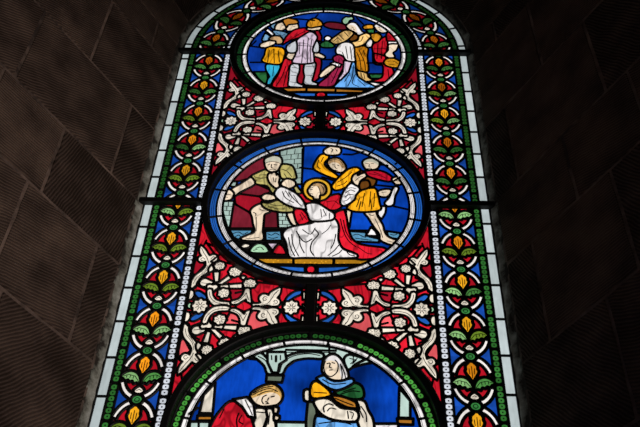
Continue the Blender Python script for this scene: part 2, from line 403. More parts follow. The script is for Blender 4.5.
('arcade','paleglass','','x','-119 295 -71 296 -66 271 -86 254 -88 225 -100 225 -116 260'),
('arcade','paleglass','','','111 276 125 291 168 277 142 261 124 241 117 251'),
('capital','greygreen','','x','-115 210 -71 210 -74 190 -115 192'),
('column','cream','','x','-292 137 -267 178 -264 79 -296 79'),
('column','bronze','','x','-300 65 -264 66 -263 55 -300 54'),
('pedestal','paleglass','','x','-319 45 -269 46 -267 6 -317 5'),
('column','paleglass','','x','271 172 297 132 295 77 268 77'),
('column','bronze','','x','264 69 303 69 302 55 265 56'),
('pedestal','white','','x','194 50 261 52 260 15 194 13'),
('pedestal','paleglass','','x','-76 50 5 50 7 13 -73 11'),
('fair_haired_woman/sleeve','cream','','','-141 93 -113 93 -108 69 -123 15 -151 14 -137 63'),
('fair_haired_woman/sleeve','cream','','','-107 92 -94 92 -85 54 -81 16 -110 15 -101 59'),
('fair_haired_woman/hand','skin','','','-88 100 -78 98 -80 82 -86 84'),
('fair_haired_woman/hand','skin','','','-84 73 -73 70 -75 59 -83 60'),
('fair_haired_woman','ruby','','','-266 11 -255 50 -242 80 -217 115 -190 110 -165 82 -147 48 -147 14'),
('fair_haired_woman/collar','white','','x','-205 124 -170 131 -150 108 -142 67 -157 71 -177 102'),
('fair_haired_woman/head','skin','h8','','-161 139 -149 159 -127 175 -101 183 -78 171 -66 150 -67 127 -78 110 -92 105 -121 101 -145 112'),
('fair_haired_woman/hair','gold_hair','h8','','-161 139 -149 159 -127 175 -101 183 -78 171 -66 150 -67 127 -72 121 -75 139 -86 149 -104 152 -124 144 -141 137 -158 130'),
('veiled_woman/cloak','greygreen','','','10 121 26 115 31 88 32 31 9 30'),
('veiled_woman/cloak','cream','','','-3 159 8 161 10 125 -1 128'),
('veiled_woman','sky_blue','','','34 73 67 68 122 59 150 60 152 28 39 25'),
('veiled_woman/sleeve','cream','','','147 131 168 125 177 98 191 66 191 29 164 28 150 72 157 104'),
('veiled_woman/mantle','green','','','86 155 137 188 160 177 165 145 148 136 104 142'),
('veiled_woman/mantle','sky_blue','','','32 204 52 213 81 193 131 204 135 192 104 171 81 167 52 183'),
('veiled_woman/mantle','yellow','','','16 177 29 192 64 162 69 145 20 137'),
('veiled_woman/mantle','bronze','','','78 143 104 140 141 123 145 105 121 108 88 127'),
('veiled_woman/sleeve','cream','','','29 127 66 132 100 102 138 97 150 83 142 61 84 65 51 81 32 107'),
('veiled_woman/head','skin','h9','','43 243 49 275 70 294 91 288 110 258 124 213 103 198 72 200 48 222'),
('veiled_woman/veil','white','h9','','43 243 49 275 70 294 91 288 110 258 124 213 103 198 98 223 91 261 71 271 54 267 49 250 54 221 48 222'),
],l=[
'-67 307 84 307',
'63 329 64 300',
'-305 94 -328 73',
'-292 6 -298 52',
],s=[
('arcade',2,'-109 285 -107 269'),
('arcade',4,'-95 284 -94 262'),
('arcade',2,'-82 286 -81 269'),
('arcade',1.8,'-149 281 -127 267 -111 239 -108 225'),
('arcade',1.8,'-80 225 -73 258 -44 284 0 294 36 288'),
('arcade',1.8,'-63 298 84 300'),
('arcade',1.8,'125 280 145 273 134 259'),
('arcade',1.8,'136 286 136 262'),
('arcade',1.8,'148 280 128 259'),
('fair_haired_woman',2,'-120 112 -125 123 -122 136 -113 142'),
('fair_haired_woman',2.4,'-99 136 -90 139'),
('fair_haired_woman',2,'-114 120 -107 117'),
('fair_haired_woman',2,'-111 113 -104 113'),
('fair_haired_woman',1.8,'-106 133 -109 124'),
('fair_haired_woman',1.8,'-154 141 -130 157 -104 165 -82 155'),
('fair_haired_woman',1.8,'-151 148 -126 166 -96 173'),
('fair_haired_woman',1.8,'-139 141 -117 154 -95 157'),
('fair_haired_woman',2.4,'-187 79 -191 57 -187 33'),
('fair_haired_woman',2,'-178 72 -184 52 -171 43'),
('fair_haired_woman',2,'-231 91 -240 61'),
('fair_haired_woman',2,'-137 84 -113 82'),
('fair_haired_woman',1.6,'-99 84 -100 44'),
('fair_haired_woman',1.6,'-174 125 -159 97 -148 73'),
('veiled_woman',2,'58 258 66 261'),
('veiled_woman',2,'73 263 81 260'),
('veiled_woman',2,'68 259 66 245 72 243'),
('veiled_woman',2,'66 235 75 236'),
('veiled_woman',2,'53 268 49 246 55 222 72 212 89 230 91 258 82 272'),
('veiled_woman',1.8,'102 251 111 223 114 208'),
('veiled_woman',1.8,'98 258 104 223 103 202'),
('veiled_woman',2,'47 201 75 185 115 189'),
('veiled_woman',2,'101 150 132 162 156 160'),
('veiled_woman',2,'109 159 143 173'),
('veiled_woman',2.4,'55 88 53 105 66 116 80 112'),
('veiled_woman',2,'64 92 72 102 88 99'),
('veiled_woman',2,'121 93 124 68'),
('veiled_woman',1.6,'127 91 138 85 133 68'),
('veiled_woman',2,'159 110 173 85 175 59'),
('veiled_woman',2,'157 94 165 72'),
('veiled_woman',2,'24 155 60 153'),
('veiled_woman',2,'41 50 95 58 132 49'),
('veiled_woman',2,'85 136 115 122 137 113'),
]),
}
ZO = 3.958            # metres: floor to the centre of the middle medallion
def W(u, w, y=0.0):   # a point of the window plane, u and w in mm
    return (u/1000.0, y, w/1000.0 + ZO)
# ------------------------------------------------------------------ materials
def lin(c):
    return tuple(((v/255)/12.92 if v/255 <= .04045 else ((v/255+.055)/1.055)**2.4) for v in c)
RGB = dict(pink=(232,92,98), cream=(232,222,205), white=(238,234,234), pearl=(196,200,206), lilac=(212,192,212), skin=(232,212,186),
    hoary=(186,184,166), tan=(196,158,112), gold_hair=(222,176,100), halo=(238,182,52), yellow=(236,164,24),
    gold=(205,140,36), amber=(200,128,24), buff=(232,190,120), bronze=(172,112,38), brown=(110,66,22), olive=(172,162,98),
    ruby=(205,26,44), red=(200,22,48), crimson=(150,18,36), maroon=(112,28,42), wine=(160,36,74), blue=(34,92,178),
    sky=(8,62,168), deep_blue=(10,50,138), sky_blue=(98,160,224), steel=(108,152,186), cyan=(48,160,196), aqua=(92,152,188),
    mint=(160,202,166), green=(42,108,58), dark_green=(24,72,36), greygreen=(112,124,106), paleglass=(184,208,200),
    mortar=(160,184,176), grey=(130,130,130), black=(13,11,11), goldpat=(214,150,34), clear=(182,194,196),
    bead_green=(62,132,60), pearl_white=(206,212,222), blue_field=(22,70,160), red_field=(178,20,36), arc_white=(238,232,228),
    gold_leaf=(240,168,36), leaf_green=(126,176,112), node_green=(52,122,60))
MATS = {}
def nd(nt, t, **kw):
    n = nt.nodes.new(t)
    for k, v in kw.items(): setattr(n, k, v)
    return n
def mathn(nt, op, a, b, c=None):
    n = nd(nt, 'ShaderNodeMath', operation=op)
    for i, v in enumerate((a, b, c)):
        if v is None: continue
        if hasattr(v, 'links'): nt.links.new(v, n.inputs[i])
        else: n.inputs[i].default_value = v
    return n.outputs[0]
def glass(key):
    k = 'glass_' + key
    if k in MATS: return MATS[k]
    m = bpy.data.materials.new(k); m.use_nodes = True; nt = m.node_tree; nt.nodes.clear()
    out = nd(nt, 'ShaderNodeOutputMaterial'); tr = nd(nt, 'ShaderNodeBsdfTranslucent')
    tc = nd(nt, 'ShaderNodeTexCoord'); geo = nd(nt, 'ShaderNodeNewGeometry'); oi = nd(nt, 'ShaderNodeObjectInfo')
    n1 = nd(nt, 'ShaderNodeTexNoise'); n1.inputs['Scale'].default_value = 14; n1.inputs['Detail'].default_value = 3
    mp = nd(nt, 'ShaderNodeMapping'); mp.inputs['Scale'].default_value = (90, 20, 22); mp.inputs['Rotation'].default_value = (0, .6, 0)
    n2 = nd(nt, 'ShaderNodeTexNoise'); n2.inputs['Scale'].default_value = 1; n2.inputs['Detail'].default_value = 2
    nt.links.new(tc.outputs['Object'], n1.inputs['Vector']); nt.links.new(tc.outputs['Object'], mp.inputs['Vector'])
    nt.links.new(mp.outputs[0], n2.inputs['Vector'])
    light = key in ('cream','white','pearl','lilac','skin','arc_white','pearl_white','clear','hoary','paleglass')
    amp = .45 if light else .8
    v = mathn(nt, 'MULTIPLY_ADD', n1.outputs['Fac'], amp, 1-amp*.5)
    v2 = mathn(nt, 'MULTIPLY_ADD', n2.outputs['Fac'], amp*.9, 1-amp*.45)
    v = mathn(nt, 'MULTIPLY', v, v2)
    if key not in ('sky',):
        isl = mathn(nt, 'MULTIPLY_ADD', mathn(nt, 'FRACT', mathn(nt, 'ADD', geo.outputs['Random Per Island'], oi.outputs['Random']), 0), .22 if light else .5, .86 if light else .74)
        v = mathn(nt, 'MULTIPLY', v, isl)
    if key in ('sky', 'deep_blue'):
        n3 = nd(nt, 'ShaderNodeTexNoise'); n3.inputs['Scale'].default_value = 4.5; n3.inputs['Detail'].default_value = 2
        nt.links.new(tc.outputs['Object'], n3.inputs['Vector'])
        v = mathn(nt, 'MULTIPLY', v, mathn(nt, 'MULTIPLY_ADD', n3.outputs['Fac'], 3.4, -.75))
    if key in ('white','lilac','pearl','cream','yellow','amber','buff','sky_blue','wine','ruby','steel','cyan','olive','skin','green','red','gold','gold_hair','tan'):
        # folds brushed on in vitreous paint: drawn-out contour lines of a noise, with a soft wash beside them
        m3 = nd(nt, 'ShaderNodeMapping'); m3.inputs['Scale'].default_value = (24, 8, 8.5); m3.inputs['Rotation'].default_value = (0, .25, 0)
        n3 = nd(nt, 'ShaderNodeTexNoise'); n3.inputs['Scale'].default_value = 1; n3.inputs['Detail'].default_value = 1; n3.inputs['Distortion'].default_value = .6
        nt.links.new(tc.outputs['Object'], m3.inputs['Vector']); nt.links.new(m3.outputs[0], n3.inputs['Vector'])
        d = mathn(nt, 'ABSOLUTE', mathn(nt, 'SUBTRACT', n3.outputs['Fac'], .5), 0)
        mr = nd(nt, 'ShaderNodeMapRange'); mr.interpolation_type = 'SMOOTHSTEP'; mr.inputs[1].default_value = 0; mr.inputs[2].default_value = .055
        lo = .55 if key in ('skin','cream','steel','cyan') else .34
        mr.inputs[3].default_value = lo+.14; mr.inputs[4].default_value = 1.06
        nt.links.new(d, mr.inputs[0]); v = mathn(nt, 'MULTIPLY', v, mr.outputs[0])
    if key == 'goldpat':
        vo = nd(nt, 'ShaderNodeTexVoronoi'); vo.inputs['Scale'].default_value = 95
        nt.links.new(tc.outputs['Object'], vo.inputs['Vector'])
        st = mathn(nt, 'GREATER_THAN', vo.outputs['Distance'], .28)
        v = mathn(nt, 'MULTIPLY', v, mathn(nt, 'MULTIPLY_ADD', st, -.5, 1.15))
    mx = nd(nt, 'ShaderNodeMix', data_type='RGBA', blend_type='MULTIPLY'); mx.inputs[0].default_value = 1
    mx.inputs[6].default_value = (*lin(RGB[key]), 1); nt.links.new(oi.outputs['Color'], mx.inputs[7])
    m2 = nd(nt, 'ShaderNodeVectorMath', operation='SCALE')
    nt.links.new(mx.outputs[2], m2.inputs[0]); nt.links.new(v, m2.inputs['Scale'])
    nt.links.new(m2.outputs[0], tr.inputs['Color']); nt.links.new(tr.outputs[0], out.inputs['Surface'])
    MATS[k] = m; return m
def plain(name, col, rough=.6, metal=0.0, bump=0.0, scale=200):
    if name in MATS: return MATS[name]
    m = bpy.data.materials.new(name); m.use_nodes = True; nt = m.node_tree; b = nt.nodes['Principled BSDF']
    b.inputs['Base Color'].default_value = (*col, 1); b.inputs['Roughness'].default_value = rough; b.inputs['Metallic'].default_value = metal
    n = nd(nt, 'ShaderNodeTexNoise'); n.inputs['Scale'].default_value = scale
    tc = nd(nt, 'ShaderNodeTexCoord'); nt.links.new(tc.outputs['Object'], n.inputs['Vector'])
    mx = nd(nt, 'ShaderNodeMix', data_type='RGBA', blend_type='MULTIPLY'); mx.inputs[0].default_value = .6
    mx.inputs[6].default_value = (*col, 1); nt.links.new(n.outputs['Color'], mx.inputs[7]); nt.links.new(mx.outputs[2], b.inputs['Base Color'])
    if bump:
        bp = nd(nt, 'ShaderNodeBump'); bp.inputs['Strength'].default_value = bump; bp.inputs['Distance'].default_value = .003
        nt.links.new(n.outputs['Fac'], bp.inputs['Height']); nt.links.new(bp.outputs[0], b.inputs['Normal'])
    MATS[name] = m; return m
LEAD = plain('lead', (.018,.018,.02), .55, .2, .2)
IRON = plain('black_iron', (.012,.011,.011), .6, .3, .4, 120)
PAINT = plain('black_vitreous_paint', (.012,.009,.008), .9)
# ------------------------------------------------------------------ objects
def empty(name, label, cat, group=None, loc=(0,0,0)):
    o = bpy.data.objects.new(name, None); C.objects.link(o); o.location = loc; o.empty_display_size = .05
    o['label'] = label; o['category'] = cat
    if group: o['group'] = group
    return o
def link(name, me, parent=None, color=None):
    o = bpy.data.objects.new(name, me); C.objects.link(o)
    if parent is not None: o.parent = parent
    if color: o.color = (*color, 1)
    return o
def mesh(name, vs, fs, mats, mi=None):
    me = bpy.data.meshes.new(name); me.from_pydata(vs, [], fs)
    for m in (mats if isinstance(mats, (list, tuple)) else [mats]): me.materials.append(m)
    if mi: me.polygons.foreach_set('material_index', mi)
    me.update(); return me
def smooth(pts, closed=True, k=3):
    n = len(pts)
    if n < 3: return pts
    out = []
    rng = range(n) if closed else range(n-1)
    for i in rng:
        if closed: p0, p1, p2, p3 = pts[i-1], pts[i], pts[(i+1)%n], pts[(i+2)%n]
        else: p0, p1, p2, p3 = pts[max(i-1,0)], pts[i], pts[i+1], pts[min(i+2,n-1)]
        # sharp tips stay sharp
        def sharp(a, b, c):
            v, w = (b[0]-a[0], b[1]-a[1]), (c[0]-b[0], c[1]-b[1]); l = math.hypot(*v)*math.hypot(*w)
            return l > 0 and (v[0]*w[0]+v[1]*w[1])/l < -.25
        m1 = (0,0) if sharp(p0,p1,p2) else ((p2[0]-p0[0])/2, (p2[1]-p0[1])/2)
        m2 = (0,0) if sharp(p1,p2,p3) else ((p3[0]-p1[0])/2, (p3[1]-p1[1])/2)
        L = math.hypot(p2[0]-p1[0], p2[1]-p1[1])
        def lim(m):
            l = math.hypot(*m); return m if l <= 1.1*L or l == 0 else (m[0]*1.1*L/l, m[1]*1.1*L/l)
        m1, m2 = lim(m1), lim(m2)
        kk = k if L > 12 else 2
        for j in range(kk):
            t = j/kk; a = 2*t**3-3*t**2+1; b = t**3-2*t**2+t; c = -2*t**3+3*t**2; d = t**3-t**2
            out.append((a*p1[0]+b*m1[0]+c*p2[0]+d*m2[0], a*p1[1]+b*m1[1]+c*p2[1]+d*m2[1]))
    if not closed: out.append(pts[-1])
    return out
def grow(pts, d):
    """outset a closed outline so that the came covers the join, not the glass"""
    n = len(pts); A = sum(pts[i-1][0]*pts[i][1]-pts[i][0]*pts[i-1][1] for i in range(n)); sg = 1 if A > 0 else -1; out = []
    for i in range(n):
        a, b, c = pts[i-1], pts[i], pts[(i+1) % n]
        v = (b[0]-a[0], b[1]-a[1]); w = (c[0]-b[0], c[1]-b[1]); lv = math.hypot(*v) or 1; lw = math.hypot(*w) or 1
        n1 = (v[1]/lv*sg, -v[0]/lv*sg); n2 = (w[1]/lw*sg, -w[0]/lw*sg); m = (n1[0]+n2[0], n1[1]+n2[1]); lm = math.hypot(*m)
        if lm < .3: m = ((v[0]/lv-w[0]/lw)/2, (v[1]/lv-w[1]/lw)/2); k = 1.2
        else: m = (m[0]/lm, m[1]/lm); k = min(1.6, 1/max(.3, lm/2))
        out.append((b[0]+m[0]*d*k, b[1]+m[1]*d*k))
    return out
def ell(cx, cy, rx, ry, n=14, lobes=0, amp=0, rot=0):
    return [(cx+rx*(1+amp*math.cos(lobes*t))*math.cos(t+rot), cy+ry*(1+amp*math.cos(lobes*t))*math.sin(t+rot)) for t in [2*math.pi*i/n for i in range(n)]]
def P2(s):
    v = [float(t) for t in s.split()]; return [(v[i], v[i+1]) for i in range(0, len(v), 2)]
def partition(polys, gids):
    """polys[0] is the pane field; later polygons lie over earlier ones. Returns verts, triangles with owner, lead edges."""
    vs, es = [], []
    for p in polys:
        b = len(vs); n = len(p); vs += [Vector(q) for q in p]; es += [(b+i, b+(i+1) % n) for i in range(n)]
    v, e, f, ov, oe, of = delaunay_2d_cdt(vs, es, [], 0, 1e-3, False)
    co = np.array([(q[0], q[1]) for q in v]); f = [t for t in f if len(t) == 3]
    T = np.array([list(t) for t in f]); cen = co[T].mean(axis=1)
    A, B_, C_ = co[T[:,0]], co[T[:,1]], co[T[:,2]]
    area = np.abs((B_[:,0]-A[:,0])*(C_[:,1]-A[:,1])-(B_[:,1]-A[:,1])*(C_[:,0]-A[:,0]))/2
    own = np.full(len(T), -1)
    for k, p in enumerate(polys):
        q = np.array([(x[0], x[1]) for x in p]); q2 = np.roll(q, -1, axis=0)
        wn = np.zeros(len(T), int)
        for (x0, y0), (x1, y1) in zip(q, q2):
            side = (x1-x0)*(cen[:,1]-y0)-(cen[:,0]-x0)*(y1-y0)
            wn += ((y0 <= cen[:,1]) & (y1 > cen[:,1]) & (side > 0)).astype(int) - ((y0 > cen[:,1]) & (y1 <= cen[:,1]) & (side < 0)).astype(int)
        hit = wn != 0
        if k == 0: own[hit] = 0
        else: own[hit & (own >= 0)] = k
    tris = {}; ed = {}
    for t, o, ar in zip(f, own, area):
        o = int(o)
        if o < 0 or ar < 1e-4: continue
        tris.setdefault(o, []).append(tuple(t))
        for i in range(3):
            ed.setdefault(tuple(sorted((t[i], t[i-1]))), []).append(gids[o])
    lead = [k for k, g in ed.items() if len(g) == 1 or g[0] != g[-1]]
    return v, tris, lead
def ident(u, w): return (u, w)
def facemesh(name, v, tris, key, fn=ident, y=0.0):
    ids = {}; vs = []; fs = []
    for t in tris:
        q = []
        for i in t:
            if i not in ids: ids[i] = len(vs); vs.append(W(*fn(v[i][0], v[i][1]), y))
            q.append(ids[i])
        a, b, c = (vs[k] for k in q[:3])
        if (b[0]-a[0])*(c[2]-a[2])-(b[2]-a[2])*(c[0]-a[0]) < 0: q.reverse()
        fs.append(q)
    return mesh(name, vs, fs, glass(key))
def bars(segs, hw, y0=.0004, y1=-.0045, cap=5, flat=False):
    """round-ended bars along segments, bevelled toward the viewer (lead cames or paint strokes)"""
    vs, fs = [], []
    for seg in segs:
        (ax, ay), (bx, by) = seg[0], seg[1]; h = seg[2] if len(seg) > 2 else hw
        dx, dy = bx-ax, by-ay; l = math.hypot(dx, dy)
        if l < 1e-6: continue
        t0 = math.atan2(dy, dx); n = len(vs); ring = []
        for (cx, cy, s) in ((bx, by, -1), (ax, ay, 1)):
            for i in range(cap):
                a = t0 + s*math.pi/2 + math.pi*i/(cap-1) if s == 1 else t0 - math.pi/2 + math.pi*i/(cap-1)
                ring.append((cx, cy, math.cos(a), math.sin(a)))
        m = len(ring)
        if flat:
            vs += [W(cx+h*c, cy+h*s_, y1) for cx, cy, c, s_ in ring]; fs.append(tuple(range(n, n+m)))
        else:
            vs += [W(cx+h*c, cy+h*s_, y0) for cx, cy, c, s_ in ring]
            vs += [W(cx+h*.92*c, cy+h*.92*s_, y1*.55) for cx, cy, c, s_ in ring]
            vs += [W(cx+h*.5*c, cy+h*.5*s_, y1) for cx, cy, c, s_ in ring]
            for k in range(m):
                k2 = (k+1) % m
                fs.append((n+k, n+k2, n+m+k2, n+m+k)); fs.append((n+m+k, n+m+k2, n+2*m+k2, n+2*m+k))
            fs.append(tuple(range(n+2*m, n+3*m)))
    return vs, fs
def leadmesh(segs, hw): 
    v, f = bars(segs, hw); return mesh('lead', v, f, LEAD)
def strokemesh(segs, hw=1.5):
    v, f = bars(segs, hw, y1=-.0009, cap=3, flat=True); return mesh('painted_lines', v, f, PAINT)
def polyseg(pts, h=None): return [((*pts[i],), (*pts[i+1],)) if h is None else (pts[i], pts[i+1], h) for i in range(len(pts)-1)]
# ------------------------------------------------------------------ strips of beads and plain panes along a path
def disc_strip(name, fn, s0, s1, r0, r1, pitch, keys, dot=True, parent=None, color=None):
    """fn(s, r) -> (u, w). cells with a bead of bright glass in a dark painted ground"""
    n = max(1, round((s1-s0)/pitch)); vs, fs, mi = [], [], []
    N = 12; ds = (s1-s0)/n; rm = (r0+r1)/2; hr = (r1-r0)/2; hs = ds/2
    for c in range(n):
        cs = s0+(c+.5)*ds; b = len(vs)
        def add(x, z): vs.append(W(*fn(cs+z, rm+x)))
        for k in range(N):
            a = 2*math.pi*k/N + math.pi/12; x, z = math.cos(a), math.sin(a); q = max(abs(x), abs(z)); add(x/q*hr, z/q*hs)
        for k in range(N):
            a = 2*math.pi*k/N + math.pi/12; x, z = math.cos(a), math.sin(a); q = (x**4+z**4)**.25; q = .45*q+.55; add(x/q*hr*.94, z/q*hs*.88)
        for k in range(N):
            a = 2*math.pi*k/N + math.pi/12; add(math.cos(a)*hr*.26, math.sin(a)*hs*.26)
        for k in range(N):
            k2 = (k+1) % N
            fs.append((b+k, b+k2, b+N+k2, b+N+k)); mi.append(1)
            fs.append((b+N+k, b+N+k2, b+2*N+k2, b+2*N+k)); mi.append(0)
        fs.append(tuple(range(b+2*N, b+3*N))); mi.append(1)
    # keep island-per-bead variation off: the strip is one fired piece
    o = link(name, mesh(name, vs, fs, [glass(keys[0]), glass(keys[1])], mi), parent, color); return o
def pane_strip(name, fn, s0, s1, r0, r1, key, parent=None, color=None, n=4):
    vs, fs = [], []
    for i in range(n+1):
        s = s0+(s1-s0)*i/n; vs += [W(*fn(s, r0)), W(*fn(s, r1))]
    fs = [(2*i, 2*i+1, 2*i+3, 2*i+2) for i in range(n)]
    return link(name, mesh(name, vs, fs, glass(key)), parent, color)
# ------------------------------------------------------------------ drawn panels
SOLO = {'leg','arm','hand','sleeve','boulder','column','pedestal','pier','ruby_wall','gold_border','brook','blue_band','rosette','foot','mantle','cuff','club'}
def components(v, tris, small=350.0):
    par = {}
    def find(a):
        while par[a] != a: par[a] = par[par[a]]; a = par[a]
        return a
    for t in tris:
        for i in t: par.setdefault(i, i)
        a = find(t[0]); par[find(t[1])] = a; par[find(t[2])] = find(a)
    g = {}
    for t in tris: g.setdefault(find(t[0]), []).append(t)
    def ar(ts): return sum(abs((v[b][0]-v[a][0])*(v[c][1]-v[a][1])-(v[b][1]-v[a][1])*(v[c][0]-v[a][0]))/2 for a, b, c in ts)
    L = sorted(g.values(), key=ar, reverse=True); out = [x for x in L if ar(x) >= small] or L[:1]
    for x in L:
        if not any(x is o for o in out): out[0] = out[0]+x
    return out
def drawn_panel(root, data, base, base_part, base_key, cz, fn=ident, all_solo=False, hw=4.6, extra_strokes=(), tint=None, grow_by=3.0):
    D = data; polys = [base]; gids = [0]; info = [(base_part, base_key)]
    for part, key, gid, flag, pts in D['p']:
        if not part or not pts: continue
        q = pts if isinstance(pts, list) else P2(pts)
        if len(q) < 3: continue
        q = q if flag == 'x' else smooth(q)
        if not gid or gid[0] == 'f': q = grow(q, 3.4 if part.startswith('fleur') else grow_by)
        polys.append(q); gids.append(gid or len(polys)); info.append((part, key))
    v, tris, lead = partition(polys, gids)
    f2 = lambda a, b: fn(a, b+cz) if fn is ident else fn(a, b)
    G = {}
    for i, (part, key) in enumerate(info):
        if i not in tris: continue
        if i == 0:
            for k, c in enumerate(components(v, tris[0])): G[(part, -100-k)] = [(key, c)]
            continue
        leaf = part.split('/')[-1]
        solo = all_solo or leaf in SOLO
        G.setdefault((part, (gids[i] if all_solo else i) if solo else -1), []).append((key, tris[i]))
    figs = {}
    def build(part, items, parent):
        name = part.split('/')[-1]; allv, allf, mats, mi = [], [], [], []
        for key, tr in items:
            me = facemesh(name, v, tr, key, f2); b = len(allv)
            allv += [tuple(q.co) for q in me.vertices]
            if glass(key) not in mats: mats.append(glass(key))
            for p in me.polygons: allf.append(tuple(b+k for k in p.vertices)); mi.append(mats.index(glass(key)))
            bpy.data.meshes.remove(me)
        return link(name, mesh(name, allv, allf, mats, mi), parent, tint)
    for (part, i), items in G.items():
        if '/' not in part:
            o = build(part, items, root); figs.setdefault(part, o)
    for (part, i), items in G.items():
        if '/' in part: build(part, items, figs[part.split('/')[0]])
    segs = [(f2(*v[a]), f2(*v[b])) for a, b in lead]
    for l in D['l']:
        q = l if isinstance(l, list) else P2(l)
        segs += [(f2(*q[i]), f2(*q[i+1]), 3.6) for i in range(len(q)-1)]
    link('lead', leadmesh(segs, hw), root)
    S = {}
    for part, h, pts in list(D['s'])+list(extra_strokes):
        q = pts if isinstance(pts, list) else P2(pts)
        q = smooth(q, False, 4); S.setdefault(part, []).extend((f2(*q[i]), f2(*q[i+1]), h) for i in range(len(q)-1))
    for part, sg in S.items():
        link('painted_lines', strokemesh(sg), figs.get(part, root))
    return figs
def ring_path(cz):
    return lambda s, r: (r*math.cos(s), cz + r*math.sin(s))
def circle(r, cz=0, n=96): return [(r*math.cos(2*math.pi*i/n), cz+r*math.sin(2*math.pi*i/n)) for i in range(n)]
MED = [
 ('mid', 0, 'medallion_panel', 'middle round glass medallion with a kneeling haloed saint in white robe', ('blue_band', None), 11.0),
 ('top', 946, 'medallion_panel', 'topmost round glass medallion with soldiers, a red cloak and kneeling woman in blue', ('bead', 'green'), 2.0),
 ('bottom', -950, 'medallion_panel', 'lowest round glass medallion with a fair haired woman in red and a veiled woman', ('bead', 'bright'), 12.5)]
ZB = -1105.0
def clipz(poly, z): return [(x, max(y, z)) for x, y in poly]
for key, cz, nm, lab, band, off in MED:
    root = empty(nm, lab, 'stained glass', 'round picture medallions of the stained glass window', W(0, cz))
    root_inv = Matrix.Translation(root.location).inverted()
    base = circle(328)
    if key == 'bottom': base = clipz(base, ZB-cz)
    drawn_panel(root, DRAWN[key], base, 'blue_sky_pane', {'mid':'sky','top':'deep_blue','bottom':'sky'}[key], cz)
    # bead / colour ring and white fillet ring, sixteen lengths each
    st = math.radians(22.5); segs = []
    for i in range(16):
        a0 = math.radians(off)+i*st; a1 = a0+st; fn = ring_path(cz); g = .012
        if key == 'bottom' and math.sin((a0+a1)/2)*350 < -160: continue
        pane_strip('white_fillet', fn, a0+g, a1-g, 332, 346, 'white', root, None, 8)
        if key == 'mid':
            pane_strip('blue_fillet', fn, a0+g, a1-g, 353, 372, 'blue', root, None, 8)
        elif key == 'top':
            disc_strip('bead_strip', lambda s, r, fn=fn: fn(s/362, r), (a0+g)*362, (a1-g)*362, 353, 372, 23, ('dark_green', 'black'), parent=root, color=(.6,.6,.6))
        else:
            b0, b1 = a0+st*.42, a1+st*.42
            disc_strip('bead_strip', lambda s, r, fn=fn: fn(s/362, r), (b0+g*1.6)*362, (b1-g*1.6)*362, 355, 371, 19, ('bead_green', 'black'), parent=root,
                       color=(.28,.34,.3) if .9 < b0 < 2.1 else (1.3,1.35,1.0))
            segs.append((fn(b0, 350), fn(b0, 376), 5))
        segs.append((fn(a0, 328), fn(a0, 350 if key == 'bottom' else 376), 3.6))
    for r, h in ((328.5, 4), (349.5, 4), (378, 6)):
        c = [(x, y+cz) for x, y in circle(r, 0, 120)]; c.append(c[0])
        segs += [(a, b, h) for a, b in polyseg(c) if min(a[1], b[1]) > ZB]
    # fine painted lines around the white fillet
    link('lead', leadmesh(segs, 4), root)
    pl = []
    for r in ((335.5,) if key != 'mid' else (336, 341.5, 360, 366)):
        c = [(x, y+cz) for x, y in circle(r, 0, 120)]; c.append(c[0]); pl += [(a, b, .9) for a, b in polyseg(c) if min(a[1], b[1]) > ZB]
    link('painted_lines', strokemesh(pl), root)
    for ch in root.children: ch.matrix_parent_inverse = root_inv
# ------------------------------------------------------------------ scroll panels between the medallions
SD = DRAWN['scroll']; pieces = []; strokes = []
CROSS = {'ruby_diamond', 'ruby_drop', 'mint_bud'}
for part, h, pts in SD['s']:
    q = P2(pts); strokes += [(part, h, q), (part, h, [(x, -y) for x, y in q])]
for part, key, gid, flag, pts in SD['p']:
    q = P2(pts); a = sum(x for x, _ in q)/len(q); b = sum(y for _, y in q)/len(q)
    if part in ('rosette', 'acorn', 'trefoil'):
        rx = (max(x for x, _ in q)-min(x for x, _ in q))/2; ry = (max(y for _, y in q)-min(y for _, y in q))/2; flag = 'x'
        q = ell(a, b, 14, 16, 36, 3, .28, .5) if part == 'trefoil' else ell(a, b, rx*.98, ry*.98, 48, 8 if part == 'rosette' else 7, .09)
    k1, k2 = (key.split('/')*2)[:2]; key = k1
    mir = [(x, -y) for x, y in q]
    if part in CROSS:   # sits on the centre line: make it symmetric there
        q = [(x, y-b) for x, y in q]; pieces.append((part, key, '', flag, q)); continue
    if key == 'mint' and abs(b) < 12: q = [(x, y-b) for x, y in q]; pieces.append((part, key, '', flag, q)); continue
    pieces.append((part, key, gid, flag, q)); pieces.append((part, k2, gid and gid+'m', flag, mir))
    for sgn in (1, -1):
        if part in ('rosette', 'acorn'):
            for k in range(0, len(q), 6):
                x, y = q[k]; strokes.append((part, .9, [(a+(x-a)*.3, sgn*(b+(y-b)*.3)), (a+(x-a)*.8, sgn*(b+(y-b)*.8))]))
        if part == 'leaf':
            strokes.append((part, 1.3, [(a-14, sgn*b), (a+14, sgn*(b-4))]))
for cx in (-60, -349):
    pieces.append(('blossom', 'cream', '', 'x', ell(cx, 0, 22, 26, 64, 8, .12)))
    for k in range(8):
        t = math.radians(22.5+45*k); strokes.append(('blossom', 1.3, [(cx+4*math.cos(t), 5*math.sin(t)), (cx+15*math.cos(t), 17*math.sin(t))]))
sl = []
for l in SD['l']:
    q = P2(l); sl += [q, [(x, -y) for x, y in q]]
SP = dict(p=pieces, l=sl, s=[])
arc = []
for i in range(25):
    x = -17 - (391-17)*i/24; arc.append((x, 475-math.sqrt(max(0, 392**2-x*x))))
base = arc + [(x, -y) for x, y in reversed(arc)]
PANELS = [(-1, 473, 'upper', 'left'), (1, 473, 'upper', 'right'), (-1, -475, 'lower', 'left'), (1, -475, 'lower', 'right')]
